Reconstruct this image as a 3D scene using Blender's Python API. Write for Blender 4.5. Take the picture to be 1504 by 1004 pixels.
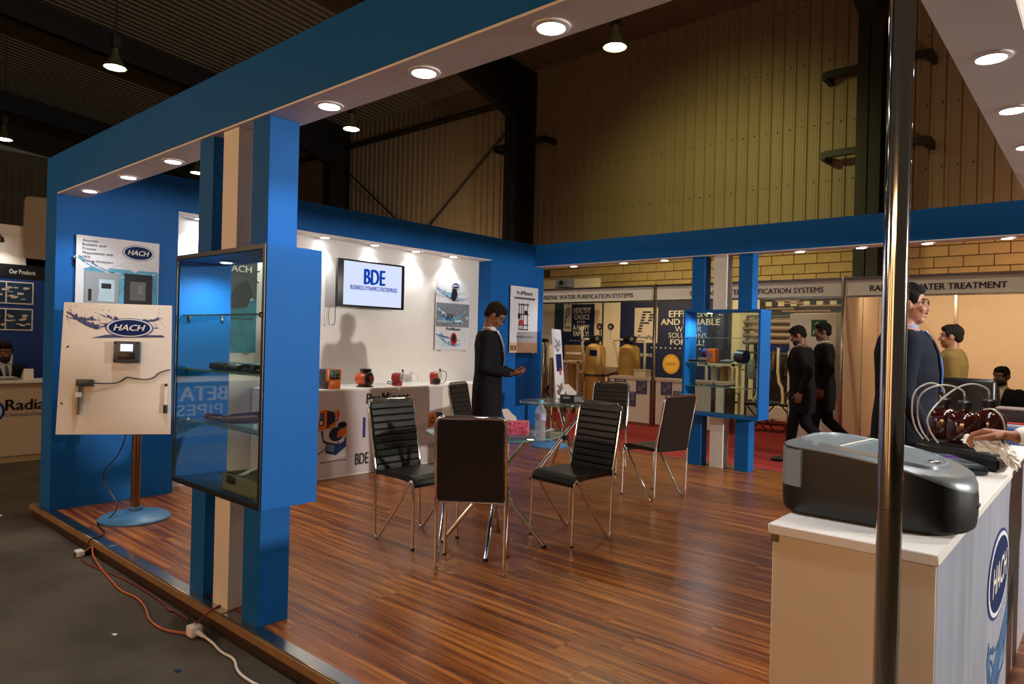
import bpy, bmesh, math, random
from mathutils import Vector, Matrix, noise
PI = math.pi
for o in list(bpy.data.objects): bpy.data.objects.remove(o)
C = bpy.context.scene.collection
SC = bpy.context.scene
R = random.Random(7)

# ------------------------------------------------------------------ camera
cam = bpy.data.cameras.new('camera'); camo = bpy.data.objects.new('camera', cam); C.objects.link(camo)
cam.sensor_width = 36; cam.lens = 36*1012.863/1504; cam.clip_start = .05; cam.clip_end = 200
yaw, pit, rol = -0.7174, -0.0012, 0.0249
_f = Vector((math.sin(yaw)*math.cos(pit), math.cos(yaw)*math.cos(pit), math.sin(pit)))
_r = Vector((math.cos(yaw), -math.sin(yaw), 0)); _u = _r.cross(_f)
_r2 = _r*math.cos(rol)+_u*math.sin(rol); _u2 = _u*math.cos(rol)-_r*math.sin(rol)
M = Matrix((_r2, _u2, -_f)).transposed().to_4x4(); M.translation = Vector((0, 0, 1.35))
camo.matrix_world = M; SC.camera = camo
# ------------------------------------------------------------------ world, exposure
w = bpy.data.worlds.new('hall_air'); SC.world = w; w.use_nodes = True
w.node_tree.nodes['Background'].inputs[0].default_value = (.85, .68, .5, 1)
w.node_tree.nodes['Background'].inputs[1].default_value = .02
SC.view_settings.view_transform = 'Standard'; SC.view_settings.look = 'None'
SC.view_settings.exposure = 1.0; SC.view_settings.gamma = 1; SC.view_settings.use_curve_mapping = False

def lamp(name, kind, loc, power, col, tgt=None, **k):
    l = bpy.data.lights.new(name, kind); o = bpy.data.objects.new(name, l); C.objects.link(o)
    o.location = loc; l.energy = power; l.color = col
    for a, b in k.items(): setattr(l, a, b)
    if tgt is not None:
        o.rotation_euler = (Vector(tgt)-Vector(loc)).to_track_quat('-Z', 'Y').to_euler()
    return o
WARM = (1, .62, .3); HAL = (1, .72, .45); DAY = (.93, .97, 1.0); GRN = (.85, .9, .3)
# lights of the neighbouring stands across the aisle and of the hall outside the frame
lamp('halogen_flood', 'AREA', (-1.5, -4.9, 2.7), 56, (1, .56, .26), (-2.5, 2.5, 1.0), shape='RECTANGLE', size=4.2, size_y=.4)
lamp('halogen_flood', 'AREA', (-7.5, -2.6, 2.7), 30, (1, .66, .42), (-5.0, 2.0, .9), shape='RECTANGLE', size=2.0, size_y=.4)
lamp('stand_floodlight', 'SPOT', (5.6, 5.85, 2.25), 1150, (1, .95, .88), (-5.0, 4.3, 1.15), spot_size=1.35, spot_blend=.5, shadow_soft_size=.14)
# ------------------------------------------------------------------ materials
def lin(c): return tuple(((x/255)/12.92 if x/255 <= .04045 else ((x/255+.055)/1.055)**2.4) for x in c)
def mat(name, rgb, rough=.6, metal=0, bump=0, bscale=40, var=0, vscale=6, spec=None, emit=0, coat=0, stretch=None, rnd=0):
    m = bpy.data.materials.new(name); m.use_nodes = True; nt = m.node_tree; N = nt.nodes; L = nt.links
    b = N['Principled BSDF']; c = lin(rgb)+(1,)
    b.inputs['Base Color'].default_value = c; b.inputs['Roughness'].default_value = rough; b.inputs['Metallic'].default_value = metal
    if spec is not None: b.inputs['Specular IOR Level'].default_value = spec
    if coat: b.inputs['Coat Weight'].default_value = coat; b.inputs['Coat Roughness'].default_value = .15
    if emit: b.inputs['Emission Color'].default_value = c; b.inputs['Emission Strength'].default_value = emit
    tc = N.new('ShaderNodeTexCoord'); mp = N.new('ShaderNodeMapping'); L.new(tc.outputs['Object'], mp.inputs[0])
    if stretch: mp.inputs['Scale'].default_value = stretch
    if var or rnd:
        hs = N.new('ShaderNodeHueSaturation'); hs.inputs['Color'].default_value = c
        nz = N.new('ShaderNodeTexNoise'); nz.inputs['Scale'].default_value = vscale; nz.inputs['Detail'].default_value = 6
        L.new(mp.outputs[0], nz.inputs[0])
        mr = N.new('ShaderNodeMapRange'); mr.inputs[1].default_value = .3; mr.inputs[2].default_value = .7
        mr.inputs[3].default_value = 1-var; mr.inputs[4].default_value = 1+var; L.new(nz.outputs[0], mr.inputs[0])
        out = mr.outputs[0]
        if rnd:
            oi = N.new('ShaderNodeObjectInfo'); m2 = N.new('ShaderNodeMapRange'); m2.inputs[3].default_value = 1-rnd; m2.inputs[4].default_value = 1+rnd
            L.new(oi.outputs['Random'], m2.inputs[0]); mu = N.new('ShaderNodeMath'); mu.operation = 'MULTIPLY'
            L.new(out, mu.inputs[0]); L.new(m2.outputs[0], mu.inputs[1]); out = mu.outputs[0]
        L.new(out, hs.inputs['Value']); L.new(hs.outputs[0], b.inputs['Base Color'])
    if bump:
        n2 = N.new('ShaderNodeTexNoise'); n2.inputs['Scale'].default_value = bscale; n2.inputs['Detail'].default_value = 4
        L.new(mp.outputs[0], n2.inputs[0]); bp = N.new('ShaderNodeBump'); bp.inputs['Strength'].default_value = bump
        bp.inputs['Distance'].default_value = .01; L.new(n2.outputs[0], bp.inputs['Height']); L.new(bp.outputs[0], b.inputs['Normal'])
    return m
def wood(name, dark, mid, light, rough=.28):
    m = bpy.data.materials.new(name); m.use_nodes = True; nt = m.node_tree; N = nt.nodes; L = nt.links; b = N['Principled BSDF']
    tc = N.new('ShaderNodeTexCoord'); oi = N.new('ShaderNodeObjectInfo')
    ad = N.new('ShaderNodeVectorMath'); ad.operation = 'MULTIPLY_ADD'
    L.new(oi.outputs['Random'], ad.inputs[0]); ad.inputs[1].default_value = (31, 17, 5); L.new(tc.outputs['Object'], ad.inputs[2])
    mp = N.new('ShaderNodeMapping'); mp.inputs['Scale'].default_value = (.55, 17, 1); L.new(ad.outputs[0], mp.inputs[0])
    nz = N.new('ShaderNodeTexNoise'); nz.inputs['Scale'].default_value = 1.6; nz.inputs['Detail'].default_value = 7; nz.inputs['Roughness'].default_value = .62; L.new(mp.outputs[0], nz.inputs[0])
    cr = N.new('ShaderNodeValToRGB'); e = cr.color_ramp.elements
    e[0].position = .32; e[0].color = lin(dark)+(1,); e[1].position = .7; e[1].color = lin(light)+(1,)
    x = e.new(.5); x.color = lin(mid)+(1,); L.new(nz.outputs[0], cr.inputs[0])
    L.new(cr.outputs[0], b.inputs['Base Color']); b.inputs['Roughness'].default_value = rough
    mp2 = N.new('ShaderNodeMapping'); mp2.inputs['Scale'].default_value = (3, 60, 1); L.new(ad.outputs[0], mp2.inputs[0])
    n3 = N.new('ShaderNodeTexNoise'); n3.inputs['Scale'].default_value = 2; L.new(mp2.outputs[0], n3.inputs[0])
    mr = N.new('ShaderNodeMapRange'); mr.inputs[3].default_value = rough-.07; mr.inputs[4].default_value = rough+.12; L.new(n3.outputs[0], mr.inputs[0]); L.new(mr.outputs[0], b.inputs['Roughness'])
    return m
def glass(name, tint=(235, 245, 240), refl=1.0, milk=0):
    m = bpy.data.materials.new(name); m.use_nodes = True; nt = m.node_tree; N = nt.nodes; L = nt.links
    N.remove(N['Principled BSDF']); out = N['Material Output']
    t = N.new('ShaderNodeBsdfTransparent'); t.inputs[0].default_value = lin(tint)+(1,)
    g = N.new('ShaderNodeBsdfGlossy'); g.inputs['Roughness'].default_value = .01; g.inputs['Color'].default_value = (refl, refl, refl, 1)
    fr = N.new('ShaderNodeFresnel'); ge = N.new('ShaderNodeNewGeometry'); mi = N.new('ShaderNodeMapRange')
    mi.inputs[3].default_value = 1.5; mi.inputs[4].default_value = 1/1.5; L.new(ge.outputs['Backfacing'], mi.inputs[0]); L.new(mi.outputs[0], fr.inputs[0])
    mx = N.new('ShaderNodeMixShader'); L.new(fr.outputs[0], mx.inputs[0]); L.new(t.outputs[0], mx.inputs[1]); L.new(g.outputs[0], mx.inputs[2])
    if milk:
        df = N.new('ShaderNodeBsdfDiffuse'); df.inputs[0].default_value = (.8, .85, .9, 1); m3 = N.new('ShaderNodeMixShader'); m3.inputs[0].default_value = milk
        L.new(mx.outputs[0], m3.inputs[1]); L.new(df.outputs[0], m3.inputs[2]); L.new(m3.outputs[0], out.inputs['Surface'])
    else: L.new(mx.outputs[0], out.inputs['Surface'])
    return m
def emis(name, rgb, s):
    m = bpy.data.materials.new(name); m.use_nodes = True; nt = m.node_tree; N = nt.nodes
    N.remove(N['Principled BSDF']); e = N.new('ShaderNodeEmission'); e.inputs[0].default_value = lin(rgb)+(1,); e.inputs[1].default_value = s
    nt.links.new(e.outputs[0], N['Material Output'].inputs['Surface']); return m
BLUE = mat('blue_paint', (19, 94, 168), .55, spec=.15, var=.05, vscale=1.5, bump=.05, bscale=60)
DKBLUE = mat('navy_print', (20, 38, 84), .6, spec=.12, var=.06)
WHITE = mat('white_paint', (225, 219, 212), .5, var=.03, vscale=2)
CREAM = mat('cream_board', (226, 214, 200), .55, var=.03, vscale=3)
SOFF = mat('soffit_white', (228, 220, 216), .6, var=.03)
PRINT = mat('white_print', (214, 214, 220), .6, spec=.12, var=.03, vscale=4)
GREYP = mat('grey_print', (128, 132, 142), .6, spec=.12, var=.2, vscale=3)
INK = mat('black_ink', (16, 16, 20), .45)
INKB = mat('blue_ink', (22, 44, 120), .45)
GREYINK = mat('grey_ink', (120, 118, 120), .5)
REDINK = mat('red_ink', (180, 40, 40), .45)
WTEXT = mat('white_ink', (222, 216, 205), .5)
AQUA = mat('aqua_print', (96, 160, 190), .6, spec=.12, var=.35, vscale=9)
SPLASH = mat('splash_print', (60, 98, 150), .6, spec=.12, var=.6, vscale=30)
PALEAQ = mat('pale_aqua_print', (178, 205, 218), .6, spec=.12, var=.12, vscale=14)
CHROME = mat('chrome', (225, 222, 218), .08, 1)
STEEL = mat('brushed_steel', (150, 142, 130), .28, 1)
ALU = mat('aluminium', (178, 176, 170), .24, 1, var=.1, vscale=8)
LEATHER = mat('black_leather', (22, 21, 20), .34, bump=.12, bscale=160)
BLACKP = mat('black_plastic', (20, 20, 22), .38)
BLACKM = mat('black_metal', (12, 11, 10), .6)
GREYPL = mat('grey_plastic', (120, 130, 134), .3, var=.03)
SILVER = mat('silver_plastic', (128, 128, 130), .22, .6)
DGPRINT = mat('dark_grey_print', (50, 50, 54), .6, spec=.12)
DKGREY = mat('dark_grey_plastic', (62, 64, 66), .4)
GLASSM = glass('clear_glass'); GLASSG = glass('green_glass', (218, 236, 226))
TABG = glass('table_glass', (214, 228, 220), milk=.06)
EDGE = mat('glass_edge', (96, 140, 124), .2)
FLOORM = mat('hall_carpet', (86, 78, 68), .95, spec=.1, var=.3, vscale=2.2, bump=.5, bscale=260)
REDC = mat('red_carpet', (148, 34, 28), .95, var=.12, vscale=3, bump=.5, bscale=200)
WOODM = wood('laminate_wood', (72, 30, 12), (128, 68, 26), (190, 118, 48))
WOODE = mat('edge_wood', (140, 108, 70), .55, var=.15, vscale=10)
CLAD = mat('wall_cladding', (138, 119, 93), .6, var=.07, vscale=1.2, rnd=.05)
ROOFM = mat('roof_cladding', (122, 108, 88), .6, var=.08, vscale=1, rnd=.05)
DARKST = mat('dark_steelwork', (24, 20, 17), .6)
BLOCKM = mat('concrete_block', (190, 158, 112), .85, var=.08, vscale=5, bump=.3, bscale=60, rnd=.07)
MORTAR = mat('mortar', (96, 74, 50), .95)
BLUEMET = mat('blue_enamel', (70, 118, 160), .35)
ORANGE = mat('orange_plastic', (214, 104, 28), .4, var=.05)
REDP = mat('red_plastic', (170, 44, 38), .4)
GOLD = mat('gold_fibreglass', (196, 156, 78), .38, var=.06, vscale=3)
PVC = mat('pvc_pipe', (214, 198, 168), .45)
PEACH = mat('stand_panel', (226, 206, 182), .6, var=.02)
LED = emis('led_disc', (236, 244, 255), 12)
BAY = emis('bay_lamp', (250, 250, 215), 14)
WLED = emis('warm_lamp', (255, 214, 150), 14)

# ------------------------------------------------------------------ mesh helpers
def NB(): return bmesh.new()
def box(bm, lo, hi, mt=None):
    lo = Vector(lo); hi = Vector(hi); c = (lo+hi)/2; s = hi-lo
    r = bmesh.ops.create_cube(bm, size=1, matrix=Matrix.Translation(c) @ Matrix.Diagonal((abs(s.x), abs(s.y), abs(s.z), 1)))
    if mt is not None: bmesh.ops.transform(bm, matrix=mt, verts=r['verts'])
    return bm
def rbox(bm, lo, hi, r=.01, seg=2, mt=None):
    b = NB(); box(b, lo, hi); bmesh.ops.bevel(b, geom=b.edges[:]+b.verts[:], offset=r, segments=seg, affect='EDGES', profile=.5)
    return merge(bm, b, mt)
def merge(bm, b, mt=None):
    if mt is not None: bmesh.ops.transform(b, matrix=mt, verts=b.verts)
    me = bpy.data.meshes.new('t'); b.to_mesh(me); b.free(); bm.from_mesh(me); bpy.data.meshes.remove(me); return bm
def frame(d):
    d = d.normalized(); a = Vector((0, 0, 1)) if abs(d.z) < .9 else Vector((1, 0, 0))
    x = d.cross(a).normalized(); return x, d.cross(x).normalized()
def cyl(bm, p0, p1, r0, r1=None, seg=14, caps=True):
    p0 = Vector(p0); p1 = Vector(p1); r1 = r0 if r1 is None else r1; x, y = frame(p1-p0); A = []; B = []
    for i in range(seg):
        a = 2*PI*i/seg; d = x*math.cos(a)+y*math.sin(a); A.append(bm.verts.new(p0+d*r0)); B.append(bm.verts.new(p1+d*r1))
    for i in range(seg): bm.faces.new((A[i], A[(i+1) % seg], B[(i+1) % seg], B[i]))
    if caps: bm.faces.new(A[::-1]); bm.faces.new(B)
    return bm
def tube(bm, pts, r, seg=8, sm=0, closed=False):
    pts = [Vector(p) for p in pts]
    for _ in range(sm):
        q = [pts[0]] if not closed else []
        for i in range(len(pts)-(0 if closed else 1)):
            a = pts[i]; b = pts[(i+1) % len(pts)]; q += [a*.75+b*.25, a*.25+b*.75]
        if not closed: q.append(pts[-1])
        pts = q
    n = len(pts); rings = []; px = None
    for i, p in enumerate(pts):
        if closed: t = pts[(i+1) % n]-pts[i-1]
        else: t = pts[min(i+1, n-1)]-pts[max(i-1, 0)]
        if t.length < 1e-9: t = Vector((0, 0, 1))
        t.normalize()
        if px is None: px, _y = frame(t)
        px = (px-t*px.dot(t)); px = px.normalized() if px.length > 1e-6 else frame(t)[0]
        y = t.cross(px); rr = r[i*len(r)//n] if isinstance(r, (list, tuple)) else r
        rings.append([bm.verts.new(p+(px*math.cos(2*PI*k/seg)+y*math.sin(2*PI*k/seg))*rr) for k in range(seg)])
    for i in range(n if closed else n-1):
        A = rings[i]; B = rings[(i+1) % n]
        for k in range(seg): bm.faces.new((A[k], A[(k+1) % seg], B[(k+1) % seg], B[k]))
    if not closed: bm.faces.new(rings[0][::-1]); bm.faces.new(rings[-1])
    return bm
def lathe(bm, prof, c=(0, 0, 0), seg=20, ax=None):
    Mx = Matrix.Translation(Vector(c))
    if ax is not None: Mx = Mx @ Vector(ax).to_track_quat('Z', 'Y').to_matrix().to_4x4()
    rings = []
    for r, z in prof:
        rings.append([bm.verts.new(Mx @ Vector((r*math.cos(2*PI*k/seg), r*math.sin(2*PI*k/seg), z))) for k in range(seg)] if r > 1e-5 else [bm.verts.new(Mx @ Vector((0, 0, z)))])
    for A, B in zip(rings, rings[1:]):
        for k in range(seg):
            a = A[k % len(A)]; b = A[(k+1) % len(A)]; c2 = B[(k+1) % len(B)]; d = B[k % len(B)]
            vs = []
            for v in (a, b, c2, d):
                if v not in vs: vs.append(v)
            if len(vs) > 2: bm.faces.new(vs)
    return bm
def ell(bm, c, r, rot=None, u=14, v=9):
    Mx = Matrix.Translation(Vector(c))
    if rot is not None: Mx = Mx @ rot.to_4x4()
    r = (r, r, r) if not isinstance(r, (tuple, list)) else r
    bmesh.ops.create_uvsphere(bm, u_segments=u, v_segments=v, radius=1, matrix=Mx @ Matrix.Diagonal((r[0], r[1], r[2], 1))); return bm
def cap(bm, p0, p1, r0, r1=None, seg=12):
    r1 = r0 if r1 is None else r1; cyl(bm, p0, p1, r0, r1, seg); ell(bm, p0, r0, u=seg, v=8); ell(bm, p1, r1, u=seg, v=8); return bm
def prism(bm, pts, h, off=(0, 0, 0)):
    h = Vector(h); off = Vector(off); A = [bm.verts.new(Vector(p)+off) for p in pts]; B = [bm.verts.new(Vector(p)+off+h) for p in pts]; n = len(A)
    for i in range(n): bm.faces.new((A[i], A[(i+1) % n], B[(i+1) % n], B[i]))
    bm.faces.new(A[::-1]); bm.faces.new(B); return bm
MW = {}
def finish(bm, m, smooth, name):
    bmesh.ops.recalc_face_normals(bm, faces=bm.faces)
    me = bpy.data.meshes.new(name); bm.to_mesh(me); bm.free(); me.materials.append(m)
    if smooth:
        for p in me.polygons: p.use_smooth = True
        if smooth != 'all': me.set_sharp_from_angle(angle=math.radians(38))
    return me
def obj(name, bm, m, par=None, w=True, smooth=True):
    """links ONE mesh object; w: the shape is given in world coordinates"""
    if par is not None and w: bmesh.ops.transform(bm, matrix=MW[par].inverted(), verts=bm.verts)
    o = bpy.data.objects.new(name, bm if isinstance(bm, bpy.types.Mesh) else finish(bm, m, smooth, name)); C.objects.link(o)
    if par is not None: o.parent = par; MW[o] = MW[par]
    else: MW[o] = Matrix.Identity(4)
    return o
def thing(name, label, cat, loc=(0, 0, 0), rz=0, group=None):
    o = bpy.data.objects.new(name, None); C.objects.link(o); o.empty_display_size = .1
    o.location = loc; o.rotation_euler = (0, 0, rz); o['label'] = label; o['category'] = cat
    if group: o['group'] = group
    MW[o] = Matrix.Translation(Vector(loc)) @ Matrix.Rotation(rz, 4, 'Z'); return o
def tag(o, label, cat, group=None):
    o['label'] = label; o['category'] = cat
    if group: o['group'] = group
    return o
def rebase(o):
    """put the origin of a top-level mesh at its base"""
    vs = [v.co for v in o.data.vertices]; lo = Vector([min(v[i] for v in vs) for i in range(3)]); hi = Vector([max(v[i] for v in vs) for i in range(3)])
    c = Vector(((lo.x+hi.x)/2, (lo.y+hi.y)/2, lo.z)); o.data.transform(Matrix.Translation(-c)); o.location = c; MW[o] = Matrix.Translation(c); return o
def struct(name, bm, m, par=None, smooth=False):
    o = obj(name, bm, m, par, smooth=smooth)
    if par is None: o['kind'] = 'structure'
    return o
def dup(root, loc, rz, label=None, group=None):
    r = root.copy(); C.objects.link(r); r.location = loc; r.rotation_euler = (0, 0, rz)
    if label: r['label'] = label
    if group: r['group'] = group
    for ch in list(root.children):
        c = ch.copy(); C.objects.link(c); c.parent = r
        for g in ch.children:
            d = g.copy(); C.objects.link(d); d.parent = c
    MW[r] = Matrix.Translation(Vector(loc)) @ Matrix.Rotation(rz, 4, 'Z'); return r
class PL:                                        # a flat sheet in the world: origin, right, up
    def __init__(s, o, r, u=(0, 0, 1)):
        s.o = Vector(o); s.r = Vector(r).normalized(); s.u = Vector(u).normalized(); s.n = s.r.cross(s.u)
    def p(s, a, b, d=0): return s.o+s.r*a+s.u*b+s.n*d
    def poly(s, bm, pts, d=.001, t=.0012): return prism(bm, [s.p(a, b, d) for a, b in pts], s.n*t)
    def rect(s, bm, a0, b0, a1, b1, d=.001, t=.0012): return s.poly(bm, [(a0, b0), (a1, b0), (a1, b1), (a0, b1)], d, t)
    def oval(s, bm, a, b, ra, rb, d=.001, t=.0012, n=28): return s.poly(bm, [(a+ra*math.cos(2*PI*i/n), b+rb*math.sin(2*PI*i/n)) for i in range(n)], d, t)
def text(pl, s, a, b, w, h, m, par=None, name='lettering', d=.003, bold=0., shear=0, t=.0015, align=None):
    """lettering s fitted into the rectangle with lower left corner a,b"""
    cu = bpy.data.curves.new('t', 'FONT'); cu.body = s; cu.shear = shear; cu.resolution_u = 3
    to = bpy.data.objects.new('t', cu); C.objects.link(to); bpy.context.view_layer.update()
    me = bpy.data.meshes.new_from_object(to.evaluated_get(bpy.context.evaluated_depsgraph_get())); bpy.data.objects.remove(to); bpy.data.curves.remove(cu)
    xs = [v.co.x for v in me.vertices]; ys = [v.co.y for v in me.vertices]; x0, x1, y0, y1 = min(xs), max(xs), min(ys), max(ys)
    b2 = NB(); b2.from_mesh(me); bpy.data.meshes.remove(me)
    for v in b2.verts:
        v.co = pl.p(a+(v.co.x-x0)/(x1-x0)*w, b+(v.co.y-y0)/(y1-y0)*h, d)
    r = bmesh.ops.extrude_face_region(b2, geom=b2.faces[:])
    bmesh.ops.translate(b2, vec=pl.n*t, verts=[g for g in r['geom'] if isinstance(g, bmesh.types.BMVert)])
    if bold:                                      # heavier strokes: the letters doubled a hair apart
        src = bpy.data.meshes.new('t'); b2.to_mesh(src); k = bold*h*1.1
        for i, q in enumerate((-k, k)):
            n0 = len(b2.verts); b2.from_mesh(src); b2.verts.ensure_lookup_table()
            for v in b2.verts[n0:]: v.co += pl.r*q+pl.u*q*.3-pl.n*.0003*(i+1)
        bpy.data.meshes.remove(src)
    return obj(name, b2, m, par, smooth=False)
def oval_logo(pl, a, b, ra, rb, par, d=.002):
    bm = NB(); pl.oval(bm, a, b, ra, rb, d); obj('logo_rim', bm, INKB, par)
    bm = NB(); pl.oval(bm, a, b, ra*.955, rb*.93, d+.0012); obj('logo_ring', bm, PRINT, par)
    bm = NB(); pl.oval(bm, a, b, ra*.87, rb*.83, d+.0024); obj('logo_field', bm, DKBLUE, par)
    text(pl, 'HACH', a-ra*.66, b-rb*.3, ra*1.32, rb*.62, WTEXT, par, 'lettering', d+.0036, .035, .25)
def splash(pl, a0, b0, a1, b1, n, par, m=None, seed=1, d=.0014, big=1., name='water_print'):
    rr = random.Random(seed); W = a1-a0; H = b1-b0; ms = (m, m, m) if m else (PALEAQ, AQUA, SPLASH)
    for q in range(3):                            # three tints of thrown water: a ragged crest, then drops above it
        bm = NB(); K = 30; ph = rr.uniform(0, 9); lo = []; hi = []
        for i in range(K+1):
            t = i/K; x = a0+W*t; e = math.sin(PI*min(1, t*1.15+.02))**.7
            base = b0+H*(.30+.22*math.sin(t*3.1+ph)+.25*(2*t-1)**2)
            th = H*(.20-.05*q)*big*e*(.5+abs(noise.noise(Vector((t*7, ph, q)))*1.6)); up = H*.28*big*max(0, noise.noise(Vector((t*(9+3*q), ph+5, q))))
            hi.append((x, min(b1, base+th*.6+up))); lo.append((x, max(b0, base-th*.5)))
        for i in range(K): 
            if hi[i][1]-lo[i][1] > 1e-4: pl.poly(bm, [lo[i], (lo[i+1][0], lo[i+1][1]), (hi[i+1][0], hi[i+1][1]), hi[i]] if q == 0 or (i+q) % 3 else [lo[i], lo[i+1], hi[i]], d+q*.0004, .0003)
        for i in range(n//3):
            x = a0+W*rr.random(); y = b0+H*(.35+.65*rr.random()); r1 = min(W, H)*rr.uniform(.006, .026)*big; an = rr.uniform(0, PI); pts = []
            for k in range(6):
                e, f = r1*math.cos(k*PI/3)*(2.4 if i % 3 == 0 else 1), r1*.6*math.sin(k*PI/3)
                pts.append((min(a1, max(a0, x+e*math.cos(an)-f*math.sin(an))), min(b1, max(b0, y+e*math.sin(an)+f*math.cos(an)))))
            if len(set(pts)) == 6: pl.poly(bm, pts, d+.0013+q*.0003, .0003)
        o = obj(name, bm, ms[q], par, smooth=False); o['kind'] = 'stuff'
    return o

# ================================================================== the hall
bm = NB(); box(bm, (-36, -9, -.3), (9, 14.3, -.09)); struct('floor', bm, FLOORM)
bm = NB(); box(bm, (-36, 14.08, -.3), (9, 14.4, 9)); wb = struct('wall_back', bm, MORTAR)
# block course behind the stands: every block is a piece of the wall
bl = NB(); rbox(bl, (-.214, -.03, -.09), (.214, .03, .09), .006, 1); blm = finish(bl, BLOCKM, False, 'block')
for rw in range(7):
    for k in range(29):
        o = bpy.data.objects.new('block', blm); C.objects.link(o); o.parent = wb
        o.location = (-11.0+k*.44+(.22 if rw % 2 else 0), 14.06+R.uniform(-.002, .002), 2.14+rw*.195)
# profiled cladding sheets
def sheet_mesh(length, name, m, n=1):
    b = NB(); prof = [(0, 0), (.165, 0), (.185, .03), (.215, .03), (.235, 0), (.24, 0)]
    A = [b.verts.new((x, -y, 0)) for x, y in prof]; B = [b.verts.new((x, -y, length)) for x, y in prof]
    A2 = [b.verts.new((x, -y+.006, 0)) for x, y in prof]; B2 = [b.verts.new((x, -y+.006, length)) for x, y in prof]
    for i in range(5): b.faces.new((A[i], A[i+1], B[i+1], B[i])); b.faces.new((A2[i], A2[i+1], B2[i+1], B2[i]))
    for x in (.02, .10, .155):                     # small stiffening swages on the pan
        cyl(b, (x, .001, 0), (x, .001, length), .004, seg=4, caps=False)
    return finish(b, m, False, name)
sm_ = sheet_mesh(5.1, 'cladding_sheet', CLAD)
for k in range(138):
    x = -27.9+.24*k
    o = bpy.data.objects.new('cladding_sheet', sm_); C.objects.link(o); o.parent = wb; o.location = (x, 14.03+R.uniform(-.004, .004), 3.46)
bm = NB()
for z in (4.6, 5.72, 6.95, 8.1):
    for k in range(60):
        x = -11.08+.24*k; 
        if R.random() < .9: cyl(bm, (x+.1, 14.035, z+R.uniform(-.02, .02)), (x+.1, 14.015, z), .014, seg=5)
o = obj('screw_head', bm, DARKST, wb); o['kind'] = 'stuff'
bm = NB(); box(bm, (-36.2, -9, -.3), (-36, 14.3, 9)); wl = struct('wall_left', bm, CLAD)
sm2 = sheet_mesh(8.6, 'cladding_sheet', CLAD)
for k in range(90):
    o = bpy.data.objects.new('cladding_sheet', sm2); C.objects.link(o); o.parent = wl; o.location = (-35.97, -7.4+.24*k, -.1); o.rotation_euler = (0, 0, PI/2)
# roof: sheets running up from the eaves
slope = .1; a = math.atan(slope); L_ = 23/math.cos(a)
bm = NB(); prism(bm, [(-36, 14.3, 8.55), (9, 14.3, 8.55), (9, -9, 10.88), (-36, -9, 10.88)], (0, 0, .15)); cl = struct('ceiling', bm, ROOFM)
rm = sheet_mesh(L_, 'roof_sheet', ROOFM)
for k in range(130):
    o = bpy.data.objects.new('roof_sheet', rm); C.objects.link(o); o.parent = cl; o.location = (-28.2+.24*k, 14.1, 8.5)
    o.rotation_euler = Matrix(((1, 0, 0), (0, math.sin(a), -math.cos(a)), (0, math.cos(a), math.sin(a)))).to_euler()
def ibeam(bm, lo, hi, ax):                          # H section steel, ax = axis of length
    lo = Vector(lo); hi = Vector(hi)
    if ax == 'z':
        t = .03; box(bm, (lo.x, lo.y, lo.z), (hi.x, lo.y+t, hi.z)); box(bm, (lo.x, hi.y-t, lo.z), (hi.x, hi.y, hi.z)); cx = (lo.x+hi.x)/2; box(bm, (cx-.01, lo.y, lo.z), (cx+.01, hi.y, hi.z))
for i, (x, lab) in enumerate([(-3.33, 'tall dark steel column behind the chrome pole'), (-11.75, 'dark steel column rising beside the bright cladding in the middle of the back wall'),
        (-19.9, 'dark steel column seen between blue pillar and brown cladding'), (-27.9, 'far dark steel column beyond the neighbouring stand')]):
    t = thing('steel_column', lab, 'column', (x, 13.6, -.09))
    b = NB(); ibeam(b, (x-.2, 13.2, -.09), (x+.2, 13.98, 8.4), 'z'); obj('column_shaft', b, DARKST, t)
    b = NB(); y0, y1 = 13.4, 3.5                    # rafter with a deep haunch at the eaves
    prism(b, [(x-.13, 13.98, 8.42), (x-.13, -6, 10.35), (x-.13, -6, 9.75), (x-.13, 9.6, 8.2), (x-.13, 13.2, 7.1), (x-.13, 13.98, 7.1)], (.26, 0, 0)); obj('rafter', b, DARKST, t)
    if i < 2:
        for z in (5.0, 6.5) if i == 0 else (6.5,):
            for s in (-1, 1):
                b = NB(); box(b, (x+s*.2, 13.55, z-.06), (x+s*.85, 13.65, z+.06)); box(b, (x+s*.82, 13.55, z-.1), (x+s*.9, 13.98, z+.04)); obj('girt_bracket', b, DARKST, t)
for (x0, x1, z0, z1, lab) in ((-17.6, -12.0, 3.2, 7.4, 'thin steel bracing rod rising towards the middle column'), (-19.7, -14.2, 7.0, 3.1, 'thin steel bracing rod falling to the right across the brown cladding')):
    b = NB(); tube(b, [(x0, 13.9-.1*(z0 > 5), z0), (x1, 13.9-.1*(z0 > 5), z1)], .028, 6); tag(rebase(obj('bracing_rod', b, DARKST)), lab, 'brace')
b = NB(); box(b, (-28, 13.7, 7.72), (-12, 13.95, 7.8)); tag(rebase(obj('eaves_rail', b, DARKST)), 'dark steel rail under the roof edge above the brown cladding', 'rail')
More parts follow.
